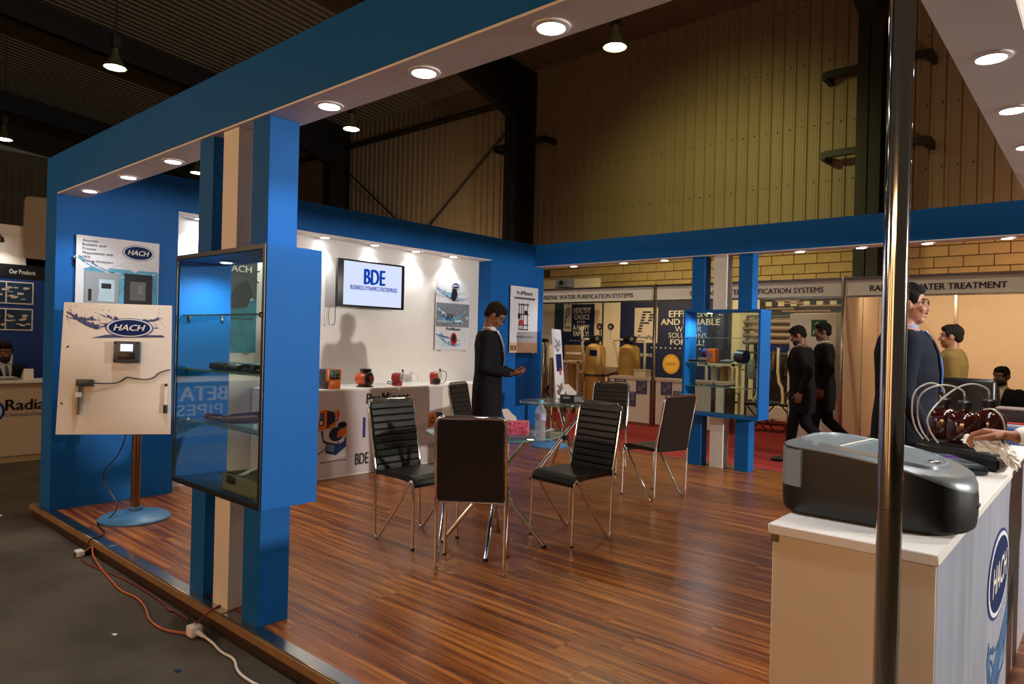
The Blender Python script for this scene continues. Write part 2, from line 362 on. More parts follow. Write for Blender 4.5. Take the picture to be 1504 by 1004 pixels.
# hanging bay lamps
def bay(x, y, z, lab, pw, col):
    t = thing('bay_lamp', lab, 'lamp', (x, y, z), 0, 'hanging bay lamps of the hall')
    b = NB(); lathe(b, [(.03, .36), (.05, .34), (.05, .25), (.07, .22), (.15, .06), (.19, 0), (.185, 0), (.14, .06), (.05, .2)], (x, y, z), 24); obj('reflector', b, mat('lamp_shell', (120, 122, 84), .3, .5), t)
    b = NB(); box(b, (x-.08, y-.06, z+.36), (x+.08, y+.06, z+.56)); obj('ballast', b, DARKST, t)
    b = NB(); lathe(b, [(0, .012), (.165, .012), (.165, .004), (0, .004)], (x, y, z), 24); obj('lens', b, BAY, t)
    top = 8.5+.1*(14.1-y); b = NB(); tube(b, [(x, y, z+.56), (x+.03, y, z+1.2), (x, y, top-.01)], .01, 5); obj('cord', b, BLACKM, t)
    lamp('bay_light', 'SPOT', (x, y, z-.02), pw, col, (x, y, 0), spot_size=2.6, spot_blend=.6, shadow_soft_size=.15)
    lamp('bay_light', 'POINT', (x, y, z+.3), pw*.12, col, shadow_soft_size=.05)
bay(-6.0, 9.16, 6, 'hanging bay lamp glowing green before the back wall cladding', 200, (1, .85, .55))
lamp('bay_light', 'SPOT', (-6.0, 9.16, 5.97), 430, (.86, .86, .30), (-6.2, 14, 4.1), spot_size=1.6, spot_blend=1, shadow_soft_size=.15)  # second, green spot added at this lamp to tint the cladding behind
lamp('bay_light', 'SPOT', (1.4, 9.16, 6), 150, (1, .8, .5), (1.4, 9.16, 0), spot_size=2.6, spot_blend=.6, shadow_soft_size=.15)
lamp('bay_light', 'SPOT', (-6.0, 4.5, 6.38), 110, (1, .84, .6), (-6.0, 4.5, 0), spot_size=2.6, spot_blend=.6, shadow_soft_size=.15)
lamp('bay_light', 'SPOT', (1.4, 4.5, 6.38), 110, (1, .84, .6), (1.4, 4.5, 0), spot_size=2.6, spot_blend=.6, shadow_soft_size=.15)
bay(-13.4, 4.5, 6, 'hanging bay lamp with green neck, high at upper left', 60, (.9, .9, .5))
bay(-12.96, 9.2, 6, 'hanging bay lamp seen just under the white soffit', 60, (1, .82, .55))
bay(-20.7, 4.5, 6, 'hanging bay lamp at the far left edge', 60, (.9, .9, .5))
bay(-20.6, 9.2, 6.1, 'distant hanging bay lamp peeping out between blue wall and column', 40, (1, .85, .6))
t = thing('strip_light', 'slanting tube light glowing beside the blue column', 'lamp', (-17.6, 9.0, 5.0))
b = NB(); tube(b, [(-18.1, 9, 5.1), (-18.1, 9, 9.0)], .008, 5); tube(b, [(-17.2, 9, 5.1), (-17.2, 9, 9.0)], .008, 5); obj('hanger', b, BLACKM, t)
b = NB(); box(b, (-18.2, 8.97, 4.98), (-17.1, 9.03, 5.03)); obj('tube', b, emis('tube_light', (255, 244, 225), 6), t)
b = NB(); box(b, (-18.2, 8.93, 5.03), (-17.1, 9.07, 5.1)); obj('fitting', b, DKGREY, t)
# red carpet aisle
bm = NB(); box(bm, (-9.6, 7.62, -.09), (4.5, 14.05, -.078)); struct('trim_1', bm, REDC); bpy.data.objects['trim_1']['label'] = 'red carpet of the aisle behind the stand'

# ================================================================== the stand: platform
bm = NB(); box(bm, (-6.31, 1.63, -.088), (-.16, 7.56, -.012)); pf = struct('floor', bm, WOODE)
pk = NB(); rbox(pk, (0, 0, -.012), (1.2175, .1916, 0), .0007, 1); pkm = finish(pk, WOODM, False, 'floor_plank')
ys = 1.665; row = 0
for row in range(31):
    y = 1.665+row*.192
    x = -6.3-R.choice((0, .4, .8, .2)); 
    for k in range(7):
        xx = x+k*1.218
        if xx > -.2: break
        if xx < -6.3 or xx+1.216 > -.16 or y+.191 > 7.56:
            a_, b_ = max(xx, -6.3), min(xx+1.216, -.16); pb = NB(); rbox(pb, (0, 0, -.012), (b_-a_, min(.1916, 7.56-y), 0), .0007, 1)
            o = bpy.data.objects.new('floor_plank', finish(pb, WOODM, False, 'floor_plank')); xx = a_
        else: o = bpy.data.objects.new('floor_plank', pkm)
        C.objects.link(o); o.parent = pf; o.location = (xx, y, 0)
bm = NB(); box(bm, (-6.32, 1.592, -.040), (-.16, 1.629, -.004)); struct('trim_2', bm, WOODE, pf)
bm = NB(); box(bm, (-6.30, 1.604, -.088), (-.16, 1.629, -.0405)); struct('trim_2', bm, mat('recess_shade', (52, 28, 16), .7), pf)  # recess under the wood lip, its shade put into a dark colour
for k in range(4):
    bm = NB(); rbox(bm, (-6.2+k*1.5, 1.600, -.003), (-6.2+k*1.5+1.49, 1.664, .0045), .002, 1); obj('edge_strip', bm, ALU, pf)
bm = NB(); box(bm, (-6.3, 7.561, -.088), (-.16, 7.6, .003)); obj('edge_strip', bm, ALU, pf)

# ------------------------------------------------------------------ walls and beams of the stand
HS, HT = 2.373, 2.66
bm = NB()
box(bm, (-6.197, 1.626, .001), (-5.952, 2.515, HT)); box(bm, (-6.197, 6.39, .001), (-5.952, 7.453, HT))
box(bm, (-6.197, 2.515, HS), (-5.952, 6.39, HT)); struct('wall_left', bm, BLUE)
bm = NB(); box(bm, (-6.197, 2.515, .001), (-6.17, 6.39, HS-.004)); struct('wall_left', bm, WHITE)
bm = NB(); box(bm, (-6.17, 2.516, HS-.012), (-5.954, 6.389, HS-.001)); struct('trim_3', bm, SOFF)
bm = NB(); box(bm, (-5.951, 1.626, HS), (-.441, 1.825, HT)); b1 = struct('trim_4', bm, BLUE)
bm = NB(); box(bm, (-5.95, 1.628, HS-.01), (-.441, 1.823, HS-.0005)); struct('trim_5', bm, SOFF)
bm = NB(); box(bm, (-5.951, 7.26, HS), (.55, 7.453, HT)); struct('trim_6', bm, BLUE)
bm = NB(); box(bm, (-5.95, 7.262, HS-.01), (.55, 7.451, HS-.0005)); struct('trim_7', bm, SOFF)
bm = NB(); box(bm, (-.44, 1.626, HS), (-.23, 7.259, HT)); struct('trim_8', bm, WHITE)
bm = NB(); box(bm, (-.439, 1.628, HS-.01), (-.231, 7.258, HS-.0005)); struct('trim_9', bm, SOFF)
# downlights
ORD = 'first second third fourth fifth sixth seventh eighth'.split(); DN = [0]
def downlight(x, y, z, pw, spot=1.9):
    DN[0] += 1; t = thing('downlight', DL[0] % ORD[DN[0]-1], 'lamp', (x, y, z), 0, DL[1])
    b = NB(); lathe(b, [(.062, 0), (.062, -.006), (.046, -.009), (.046, 0)], (x, y, z), 22); obj('rim', b, SOFF, t)
    b = NB(); lathe(b, [(0, -.004), (.045, -.004), (.045, -.001), (0, -.001)], (x, y, z), 20); obj('lens', b, LED, t)
    lamp('downlight_beam', 'SPOT', (x, y, z-.02), pw, DAY, (x, y, 0), spot_size=spot, spot_blend=.8, shadow_soft_size=.04)
DN[0] = 0; DL = ('round downlight in the soffit of the front blue beam, %s from its left end', 'downlights in the front beam')
for x in (-5.6, -4.88, -4.2, -2.61, -1.99, -1.38, -.72): downlight(x, 1.735, HS-.01, 14)
DN[0] = 0; DL = ('round downlight in the white soffit at upper right, %s counted from the nearest', 'downlights in the right soffit')
for k in range(6): downlight(-.335, 2.84+k*.665, HS-.01, 16)
DN[0] = 0; DL = ('small downlight in the far blue beam, %s from the corner with the television wall', 'downlights in the far beam')
for x in (-5.4, -4.63, -4.06, -2.49, -1.9, -1.33, -.72): downlight(x, 7.39, HS-.01, 12)
DN[0] = 0; DL = ('small downlight over the white television niche, %s from its left end', 'downlights in the niche')
for y in (2.75, 3.4, 4.02, 4.65, 5.24, 5.83): downlight(-6.07, y, HS-.013, 12)

# ------------------------------------------------------------------ columns and glass display boxes
def post(name, x, y0, y1, m, lab, z0, z1, grp=None):
    b = NB(); rbox(b, (x-.077, y0, z0), (x+.077, y1, z1), .002, 1); o = rebase(obj(name, b, m)); tag(o, lab, 'post', grp); return o
def display(y0, y1, near):
    w_ = 'near' if near else 'far'; xc = -3.285
    for x, m, nm in ((-3.57, BLUE, 'left blue'), (-3.31, WHITE, 'middle white'), (-3.02, BLUE, 'right blue')):
        t = thing('display_post', f'{nm} square post carrying the {w_} glass display case', 'post', (x, (y0+y1)/2, 0))
        for z0, z1, n2 in ((.001, .569, 'lower_post'), (1.756, HS-.0105, 'upper_post')):
            b = NB(); rbox(b, (x-.077, y0, z0), (x+.077, y1, z1), .002, 1); obj(n2, b, m, t)
    bx0, bx1, by0, by1, z0, z1 = (-3.735, -2.83, 1.578, 1.862, .57, 1.755) if near else (-3.70, -2.81, 7.2, 7.49, .57, 1.755)
    t = thing('display_case', f'{w_} blue box showcase with glass shelves set across three posts', 'showcase', ((bx0+bx1)/2, (by0+by1)/2, z0))
    e = .024
    for nm, lo, hi in (('side_panel', (bx0, by0+.004, z0+e), (bx0+e, by1, z1-e)), ('side_panel', (bx1-e, by0+.004, z0+e), (bx1, by1, z1-e)), ('bottom_panel', (bx0, by0+.004, z0), (bx1, by1, z0+e)), ('top_panel', (bx0, by0+.004, z1-e), (bx1, by1, z1))):
        b = NB(); box(b, lo, hi); obj(nm, b, BLUE, t)
    for z in (.9, 1.165, 1.443):
        b = NB(); rbox(b, (bx0+e+.004, by0+.02, z-.004), (bx1-e-.004, by1-.02, z+.004), .001, 1); s = obj('shelf', b, GLASSG, t); s['label'] = 'green-edged glass shelf'
        b = NB(); 
        for x in (bx0+e, bx1-e-.014):
            for y in (by0+.05, by1-.06): rbox(b, (x, y, z-.02), (x+.014, y+.014, z+.006), .002, 1)
        obj('shelf_pin', b, CHROME, s)
        b = NB(); box(b, (bx0+e+.004, by0+.018, z-.004), (bx1-e-.004, by0+.02, z+.004)); obj('polished_edge', b, EDGE, s)
    b = NB(); box(b, (bx0+.003, by0-.002 if near else by1, z0+.003), (bx1-.003, by0+.003 if near else by1+.004, z1-.003)); obj('pane', b, GLASSM, t)
    if near:
        b = NB(); q = by0-.006
        box(b, (bx0, q, z0), (bx0+.012, q+.004, z1)); box(b, (bx1-.02, q, z0), (bx1, q+.004, z1)); box(b, (bx0+.012, q, z0), (bx1-.02, q+.004, z0+.022)); box(b, (bx0+.012, q, z1-.02), (bx1-.02, q+.004, z1)); obj('pane_frame', b, BLACKP, t)
        b = NB()
        for z in (.62, 1.44): cyl(b, (bx1-.02, by0-.012, z), (bx1-.02, by0-.006, z), .012)
        obj('hinge', b, CHROME, t)
    b = NB(); x = bx0+.2; lathe(b, [(.05, 0), (.05, -.01), (.035, -.012), (0, -.012)], (x+.05, (by0+by1)/2, z1-e), 18); obj('spotlight', b, CHROME, t)
    b = NB(); lathe(b, [(0, -.0135), (.028, -.0135), (.028, -.012), (0, -.012)], (x+.05, (by0+by1)/2, z1-e), 18); obj('spotlight_lens', b, LED, t)
    lamp('case_spotlight', 'SPOT', (x+.02, (by0+by1)/2, z1-e-.03), 12, DAY, (bx0+.22, (by0+by1)/2, .6), spot_size=2.9, spot_blend=.9, shadow_soft_size=.03)
display(1.643, 1.796, True); display(7.285, 7.44, False)
# things inside the near case
t = thing('portable_meter', 'long flat black meter on the middle glass shelf of the near case', 'meter', (-3.33, 1.70, 1.1695))
b = NB(); rbox(b, (-3.47, 1.63, 1.1695), (-3.17, 1.75, 1.205), .012, 2); obj('body', b, BLACKP, t)
b = NB(); rbox(b, (-3.3, 1.628, 1.175), (-3.285, 1.752, 1.207), .002, 1); obj('band', b, SILVER, t)
b = NB(); rbox(b, (-3.44, 1.65, 1.205), (-3.32, 1.73, 1.208), .001, 1); obj('screen', b, DKGREY, t)
t = thing('hard_case', 'small black hard case at the right end of the middle glass shelf', 'case', (-2.99, 1.68, 1.1695))
b = NB(); rbox(b, (-3.12, 1.62, 1.1695), (-2.87, 1.74, 1.196), .01, 2); obj('lower_shell', b, BLACKP, t)
b = NB(); rbox(b, (-3.12, 1.62, 1.198), (-2.87, 1.74, 1.215), .01, 2); obj('lid', b, BLACKP, t)
b = NB(); rbox(b, (-3.02, 1.612, 1.185), (-2.98, 1.622, 1.207), .003, 1); obj('latch', b, DKGREY, t)
t = thing('handheld_probe', 'dark maroon hand-held probe lying on the lowest glass shelf', 'probe', (-3.33, 1.68, .905))
b = NB(); cap(b, (-3.5, 1.65, .925), (-3.28, 1.67, .925), .02); cap(b, (-3.28, 1.67, .93), (-3.12, 1.72, .95), .026, .03); obj('body', b, mat('maroon_plastic', (92, 24, 20), .3), t)
b = NB(); cyl(b, (-3.37, 1.662, .926), (-3.35, 1.664, .926), .0225); obj('band', b, SILVER, t)
b = NB(); tube(b, [(-3.12, 1.72, .95), (-3.04, 1.73, .96), (-3.0, 1.7, .93), (-3.04, 1.68, .915)], .005, 6, 2); obj('cable', b, BLACKP, t)
t = thing('test_kit_case', 'open grey test kit box with raised clear lid on the case floor', 'case', (-3.08, 1.71, .595))
b = NB()
for lo, hi in (((-3.27, 1.62, .595), (-2.9, 1.8, .602)), ((-3.27, 1.62, .6), (-2.9, 1.628, .67)), ((-3.27, 1.792, .6), (-2.9, 1.8, .67)), ((-3.27, 1.628, .6), (-3.262, 1.792, .67)), ((-2.908, 1.628, .6), (-2.9, 1.792, .67))): box(b, lo, hi)
box(b, (-3.278, 1.612, .664), (-2.892, 1.626, .674)); box(b, (-3.278, 1.612, .664), (-3.264, 1.806, .674)); obj('tray', b, mat('khaki_plastic', (150, 146, 132), .5), t)
b = NB(); rbox(b, (-3.255, 1.635, .604), (-2.915, 1.785, .65), .004, 1); obj('foam_insert', b, BLACKM, t)
b = NB(); prism(b, [(-3.22, 1.785, .69), (-2.9, 1.785, .69), (-2.9, 1.815, .87), (-3.26, 1.815, .87)], (0, .012, 0)); obj('lid', b, mat('smoked_plastic', (96, 96, 88), .3), t)
b = NB(); rbox(b, (-3.2, 1.604, .635), (-3.14, 1.614, .675), .003, 1); obj('latch', b, BLACKP, t)
t = thing('sample_box', 'small clear plastic box on the lowest glass shelf of the near case', 'box', (-3.03, 1.75, .905))
b = NB(); rbox(b, (-3.12, 1.71, .905), (-2.95, 1.79, .95), .004, 1); obj('body', b, PALEAQ, t)
b = NB(); rbox(b, (-3.124, 1.706, .951), (-2.946, 1.794, .96), .003, 1); obj('lid', b, GREYPL, t)
# things inside the far case
t = thing('metering_pump', 'orange box-shaped metering pump on the far case shelf', 'pump', (-3.4, 7.34, 1.1695))
b = NB(); rbox(b, (-3.45, 7.28, 1.1695), (-3.35, 7.4, 1.32), .01, 2); obj('body', b, ORANGE, t)
b = NB(); cyl(b, (-3.4, 7.3, 1.25), (-3.4, 7.26, 1.25), .03); cyl(b, (-3.4, 7.3, 1.2), (-3.4, 7.262, 1.2), .015); obj('knob', b, SILVER, t)
b = NB(); cyl(b, (-3.46, 7.35, 1.27), (-3.52, 7.35, 1.27), .05, .045); obj('pump_head', b, INKB, t)
t = thing('metering_pump', 'dark round pump with pale head on the far case shelf', 'pump', (-3.08, 7.34, 1.1695))
b = NB(); cyl(b, (-3.1, 7.34, 1.245), (-3.0, 7.31, 1.245), .072, .066, 20); box(b, (-3.09, 7.3, 1.1695), (-3.01, 7.37, 1.18)); obj('body', b, mat('plum_plastic', (44, 34, 52), .35), t)
b = NB(); cyl(b, (-3.13, 7.35, 1.25), (-3.1, 7.34, 1.25), .06, .066, 20); obj('pump_head', b, GREYPL, t)
t = thing('fitting_tray', 'heap of small grey pipe fittings between the two pumps in the far case', 'fittings', (-3.23, 7.34, 1.1695))
b = NB()
for k in range(6): x = -3.28+.022*k; cap(b, (x, 7.3+.01*(k % 3), 1.185), (x+.03, 7.36, 1.19+.01*(k % 2)), .012)
obj('fitting', b, GREYPL, t)
t = thing('portable_meter', 'small dark meter at the left end of the far case shelf', 'meter', (-3.6, 7.3, 1.1695)); b = NB(); rbox(b, (-3.66, 7.27, 1.1695), (-3.56, 7.33, 1.195), .008, 2); obj('body', b, BLACKP, t)
b = NB(); rbox(b, (-3.645, 7.28, 1.195), (-3.6, 7.32, 1.198), .001, 1); obj('screen', b, GREYPL, t)

# ------------------------------------------------------------------ chrome pole at the front right corner
t = thing('chrome_pole', 'tall chrome tube pole in the right foreground', 'pole', (-.368, 1.71, -.0))
b = NB(); tube(b, [(-.368, 1.71, .012), (-.368, 1.71, 1.0)], .0256, 40); obj('lower_tube', b, CHROME, t)
b = NB(); tube(b, [(-.368, 1.71, 1.001), (-.368, 1.71, 2.362)], .0256, 40); obj('upper_tube', b, CHROME, t)
b = NB(); lathe(b, [(0, 0), (.06, 0), (.06, .006), (.032, .012), (.028, .03), (0, .03)], (-.368, 1.71, .001), 28); obj('foot_flange', b, CHROME, t)

# ------------------------------------------------------------------ counter with the television above
t = thing('display_counter', 'long white box counter with printed front under the television', 'counter', (-5.87, 4.5, 0))
b = NB(); rbox(b, (-6.165, 3.32, .001), (-5.58, 6.05, .848), .003, 1); obj('body', b, WHITE, t)
P = PL((-5.58, 0, 0), (0, 1, 0))
b = NB(); P.rect(b, 3.33, .02, 5.25, .83, .0005); obj('printed_sheet', b, mat('mauve_print', (196, 186, 190), .5), t)
text(P, 'ProMinent', 4.22, .69, .55, .105, INK, t, bold=.03)
text(P, 'BDE', 4.10, .10, .155, .11, INK, t, bold=.03)
text(P, 'Sigma Pump and Delta Pump', 3.70, .155, .30, .02, INK, t)
text(P, 'TOMORROW', 5.0, .17, .22, .045, mat('pale_ink', (165, 158, 162), .5), t)
text(P, 'Gamma Pump', 5.03, .34, .13, .016, INK, t)
DKINK = mat('dark_blue_ink', (24, 36, 62), .45); SKY = mat('sky_ink', (80, 110, 150), .45)
def pr_(nm, m, par, polys):
    for i, q in enumerate(polys):
        b = NB(); P.poly(b, q, .0014+.0003*(i+len(par.children) % 7), .0003); obj(nm, b, m, par)
def ov(a, c, ra, rb, n=14): return [(a+ra*math.cos(2*PI*i/n), c+rb*math.sin(2*PI*i/n)) for i in range(n)]
def pic(par, a, c, s, items):
    for m, pts in items: b = NB(); P.poly(b, [(a+x*s, c+y*s) for x, y in pts], .0014+.00025*len(par.children), .0002); obj('pump_print', b, m, par)
pic(t, 3.66, .20, 1.05, [(DKINK, [(.09, .265), (.19, .29), (.19, .41), (.09, .435)]), (ORANGE, [(.01, .25), (.1, .27), (.1, .44), (.03, .43)]), (DKINK, [(.022, .29), (.07, .30), (.07, .41), (.03, .405)]), (SKY, [(.032, .355), (.06, .36), (.06, .40), (.034, .397)]), (WTEXT, [(.03, .305), (.055, .31), (.055, .34), (.032, .337)]),
    (ORANGE, ov(.205, .405, .028, .03)), (REDINK, [(.19, .32), (.215, .33), (.235, .40), (.22, .41), (.205, .36)]), (ORANGE, [(.12, .255), (.2, .3), (.2, .33), (.12, .29)]), (DKINK, ov(.20, .21, .075, .065)), (ORANGE, [(.21, .175), (.31, .205), (.315, .265), (.22, .24)]), (INK, ov(.265, .29, .05, .03)),
    (DKINK, [(.09, .05), (.2, .02), (.215, .12), (.1, .15)]), (SKY, [(.1, .07), (.18, .05), (.19, .11), (.105, .13)]), (INKB, [(.2, .02), (.31, .09), (.31, .18), (.215, .13)]), (WTEXT, [(.235, .12), (.29, .145), (.29, .17), (.235, .15)]),
    (INK, [(.04, .25), (.055, .25), (.06, .15), (.1, .13), (.1, .15), (.07, .165), (.05, .2)]), (INK, [(-.02, .02), (.09, .085), (.09, .095), (-.02, .03)]), (PRINT, [(.1, .045), (.2, .015), (.3, .08), (.31, .0), (.1, -.03)])])
pic(t, 5.05, .34, 1., [(DKINK, [(.10, .06), (.2, .08), (.2, .2), (.1, .22)]), (ORANGE, [(.0, .04), (.11, .05), (.11, .215), (.0, .2)]), (INK, ov(.05, .13, .03, .035)), (GOLD, ov(.05, .13, .014, .016)), (INK, [(.0, .02), (.14, .04), (.14, .055), (.0, .04)])])
b = NB(); P.rect(b, 4.18, .36, 4.215, .56, .0014); obj('pump_print', b, INKB, t)
# television
t = thing('television', 'wall television showing a white slide lettered BDE', 'television', (-6.03, 4.57, 1.66))
b = NB(); rbox(b, (-6.03, 4.13, 1.665), (-5.985, 5.01, 2.16), .006, 2); obj('bezel', b, BLACKP, t)
b = NB(); rbox(b, (-6.10, 4.3, 1.72), (-6.03, 4.85, 2.1), .01, 2); obj('back_cover', b, BLACKP, t)
P = PL((-5.985, 4.13, 1.665), (0, 1, 0)); b = NB(); P.rect(b, .07, .022, .835, .475, .0004, .0006); scr = obj('screen', b, emis('screen_glow', (196, 206, 232), .62), t)
TI = emis('screen_blue', (16, 60, 160), .55)
text(P, 'BDE', .33, .25, .27, .16, TI, t, 'slide_title', .0014, .05, t=.0004); text(P, 'BUSINESS DYNAMICS ENTERPRISES', .155, .185,   .62, .046, TI, t, 'slide_text', .0014, .03, t=.0004)
b = NB(); box(b, (-6.169, 4.4, 1.82), (-6.1, 4.75, 2.0)); obj('wall_bracket', b, BLACKM, t)
b = NB(); tube(b, [(-6.06, 4.16, 1.665), (-6.05, 4.15, 1.6), (-6.06, 4.16, 1.5), (-6.05, 4.13, 1.46), (-6.05, 4.11, 1.48)], .004, 5, 2); tube(b, [(-6.1, 4.12, 1.665), (-6.11, 4.11, 1.58), (-6.1, 4.12, 1.46)], .003, 5, 1); obj('cable', b, BLACKP, t)

# ------------------------------------------------------------------ posters on stand-offs
def poster(lab, x, y0, y1, z0, z1, pins, name='poster'):
    t = thing(name, lab, 'poster', (x, (y0+y1)/2, z0)); b = NB(); rbox(b, (x, y0, z0), (x+.008, y1, z1), .001, 1); obj('board', b, PRINT, t)
    b = NB()
    for y, z in pins: cyl(b, (x-.02, y, z), (x+.012, y, z), .012); ell(b, (x+.012, y, z), .013)
    obj('standoff', b, CHROME, t); return t, PL((x+.008, y0, z0), (0, 1, 0))
t, P = poster('tall poster with blue oval logo and two analyzers on the left blue wall', -5.93, 1.752, 2.352, 1.22, 2.075, [(1.742, 1.9), (2.36, 1.9), (1.742, 1.3), (2.36, 1.3)])
b = NB(); P.rect(b, .0, .0, .595, .62, .0006); obj('water_backdrop', b, AQUA, t)
b = NB(); P.rect(b, .0, .0, .055, .6, .0012); obj('print_band', b, PRINT, t)
b = NB(); P.poly(b, [(0, .58), (.12, .63), (.2, .6), (.3, .66), (.42, .6), (.5, .67), (.6, .61), (.6, .855), (0, .855)], .0024); obj('print_top', b, PRINT, t)
splash(P, .01, .52, .59, .76, 60, t, seed=3, d=.0032, big=.5)
for i, s in enumerate(('Accurate', 'Reliable and', 'Precise', 'Measurement with', 'HACH', 'Online Analyzers')): text(P, s, .04, .81-.031*i, .017*len(s)*.78, .018, INK, t, d=.007)
oval_logo(P, .44, .76, .12, .062, t, .004)
b = NB(); P.rect(b, .06, .05, .3, .585, .005); obj('analyzer_print', b, mat('grey_print_light', (150, 156, 162), .6, spec=.12), t)
b = NB(); P.rect(b, .085, .36, .108, .45, .0068); P.rect(b, .175, .46, .245, .50, .0076, .0004); obj('analyzer_detail', b, DGPRINT, t)
b = NB(); P.poly(b, [(.15, .36), (.27, .36), (.27, .53), (.16, .53), (.16, .42)], .0064, .0006); obj('analyzer_face', b, PALEAQ, t)
b = NB(); P.rect(b, .34, .05, .55, .59, .006); obj('analyzer_print', b, DGPRINT, t)
b = NB(); P.rect(b, .38, .38, .5, .53, .0074); obj('analyzer_detail', b, INK, t); b = NB(); P.rect(b, .44, .43, .48, .5, .0088, .0006); obj('analyzer_screen', b, GREYP, t)
t, P = poster('tall three-picture water poster in the niche right of the television', -6.14, 5.63, 6.19, 1.225, 2.07, [(5.62, 1.9), (5.7, 1.215), (6.12, 1.215)])
b = NB(); P.rect(b, 0, .28, .56, .57, .0006); obj('print_band', b, GREYP, t)
splash(P, .0, .58, .56, .80, 60, t, seed=5, d=.002, big=.8); splash(P, .02, .3, .55, .56, 40, t, seed=8, d=.002, big=1.1); splash(P, .0, .02, .5, .26, 50, t, seed=11, d=.002, big=.8)
oval_logo(P, .31, .79, .065, .038, t, .003)
b = NB(); P.poly(b, [(.24, .66), (.26, .6), (.31, .6), (.35, .68), (.33, .75), (.26, .75)], .003); obj('sensor_print', b, INK, t)
text(P, 'BDE', .17, .38, .12, .055, INK, t, bold=.03, d=.006); text(P, 'WATER SOLUTIONS', .02, .335, .26, .02, WTEXT, t, d=.006); text(P, 'ProMinent', .17, .235, .24, .04, INK, t, bold=.02, d=.006)
b = NB(); P.oval(b, .3, .13, .055, .08, .003); obj('pump_print', b, REDINK, t); b = NB(); P.oval(b, .3, .14, .035, .05, .0044); obj('pump_print', b, INK, t)
t, P = poster('tall white poster of a dosing frame on the blue pillar', -5.93, 6.74, 7.305, 1.20, 2.075, [(6.73, 1.9), (6.82, 1.19), (7.22, 1.19)])
b = NB(); P.rect(b, 0, 0, .565, .135, .0006); obj('print_band', b, mat('peach_print', (216, 172, 138), .5), t)
text(P, 'Pro', .12, .765, .1, .05, INK, t, bold=.02); text(P, 'Minent', .225, .765, .22, .055, INK, t, bold=.02)
b = NB(); P.rect(b, .07, .705, .5, .735, .0006); obj('print_band', b, GREYP, t); text(P, 'YOUR PARTNER FOR WATER TREATMENT', .085, .713, .4, .014, INK, t)
b = NB()
for x in (.17, .22, .26, .34): P.rect(b, x, .3, x+.012, .66, .0016)
for y in (.3, .36, .5, .63): P.rect(b, .16, y, .37, y+.014, .003)
P.rect(b, .28, .5, .35, .56, .0044); P.rect(b, .15, .45, .2, .52, .0044); obj('frame_print', b, INK, t)
b = NB(); P.oval(b, .22, .4, .04, .04, .006); obj('pump_print', b, REDINK, t)
text(P, 'Water Disinfection System', .12, .2, .32, .02, INK, t); text(P, 'BDE', .02, .03, .12, .065, INK, t, bold=.03)
t, P = poster('teal poster in the niche seen through the near display case', -6.14, 2.93, 3.33, 1.18, 2.03, [(3.34, 1.85), (3.34, 1.95), (3.25, 1.17)])
b = NB(); P.rect(b, 0, .5, .4, .85, .0006); obj('print_band', b, DKGREY, t); b = NB(); P.rect(b, 0, 0, .4, .5, .0006); obj('print_band', b, mat('teal_print', (40, 128, 150), .45, var=.3, vscale=8), t)
splash(P, .0, .45, .4, .62, 30, t, seed=15, d=.002, big=1.); text(P, 'HACH', .08, .75, .26, .06, WTEXT, t, bold=.03, d=.004)
b = NB(); P.poly(b, [(.1, .4), (.3, .42), (.36, .56), (.3, .68), (.2, .62), (.12, .5)], .004); obj('sensor_print', b, BLACKP, t); text(P, 'Monitoring for the industry', .1, .3, .27, .03, INK, t, d=.002)

# ================================================================== chairs
def make_chair():
    t = thing('dining_chair', '', 'chair')
    SX = .197; rb = .0105
    for s in (-1, 1):
        b = NB(); x = s*SX
        tube(b, [(x, -.205, .47), (x, -.195, .12), (x, -.195, .035), (x, -.18, .012), (x, -.155, .012), (x, -.14, .035), (x, .05, .27), (x, .135, .40), (x, .15, .425), (x, .168, .435), (x, .185, .425), (x, .19, .40), (x, .195, .02), (x, .195, .004)], rb, 10, 2); obj('leg', b, CHROME, t, w=False)
        b = NB(); cyl(b, (x, .195, 0), (x, .195, .012), .013); obj('foot_cap', b, BLACKP, t, w=False)
    b = NB(); tube(b, [(-SX, -.205, .47), (-SX, -.215, .52), (-SX, -.275, .80), (-SX, -.292, .885), (-SX+.025, -.298, .917), (-SX+.06, -.299, .92), (SX-.06, -.299, .92), (SX-.025, -.298, .917), (SX, -.292, .885), (SX, -.275, .80), (SX, -.215, .52), (SX, -.205, .47)], rb, 10, 2); obj('back_frame', b, CHROME, t, w=False)
    b = NB(); tube(b, [(-SX, .168, .437), (SX, .168, .437)], .009, 8); tube(b, [(-SX, -.2, .43), (SX, -.2, .43)], .008, 8); obj('cross_rail', b, CHROME, t, w=False)
    # backrest with stitched horizontal channels
    n = 140; F = []; Bk = []
    for i in range(n+1):
        u = i/n; z = .445+u*.462; yc = -.207-(.085*u**1.15); ph = (u*10.0) % 1
        dp = .008*(1-abs(2*ph-1)**8) if u > .04 else .004
        F.append((yc+.006+dp, z)); Bk.append((yc-.014, z))
    b = NB(); prism(b, [(-SX+.012, y, z) for y, z in F+Bk[::-1]], (2*SX-.024, 0, 0)); obj('backrest', b, LEATHER, t, w=False)
    prof = [(-.21, .45), (-.15, .462), (0, .462), (.1, .466), (.16, .462), (.2, .446), (.212, .42), (.205, .395), (.185, .388), (.165, .40), (.12, .422), (0, .43), (-.21, .43)]
    b = NB(); pr = [Vector((0, y, z)) for y, z in prof]
    for _ in range(2):
        q = []
        for i in range(len(pr)): a_, c_ = pr[i], pr[(i+1) % len(pr)]; q += [a_*.75+c_*.25, a_*.25+c_*.75]
        pr = q
    prism(b, [(-SX+.012, p.y, p.z) for p in pr], (2*SX-.024, 0, 0)); obj('seat', b, LEATHER, t, w=False)
    return t
ch = make_chair()
def rzf(fx, fy): return math.atan2(fy, fx)-PI/2
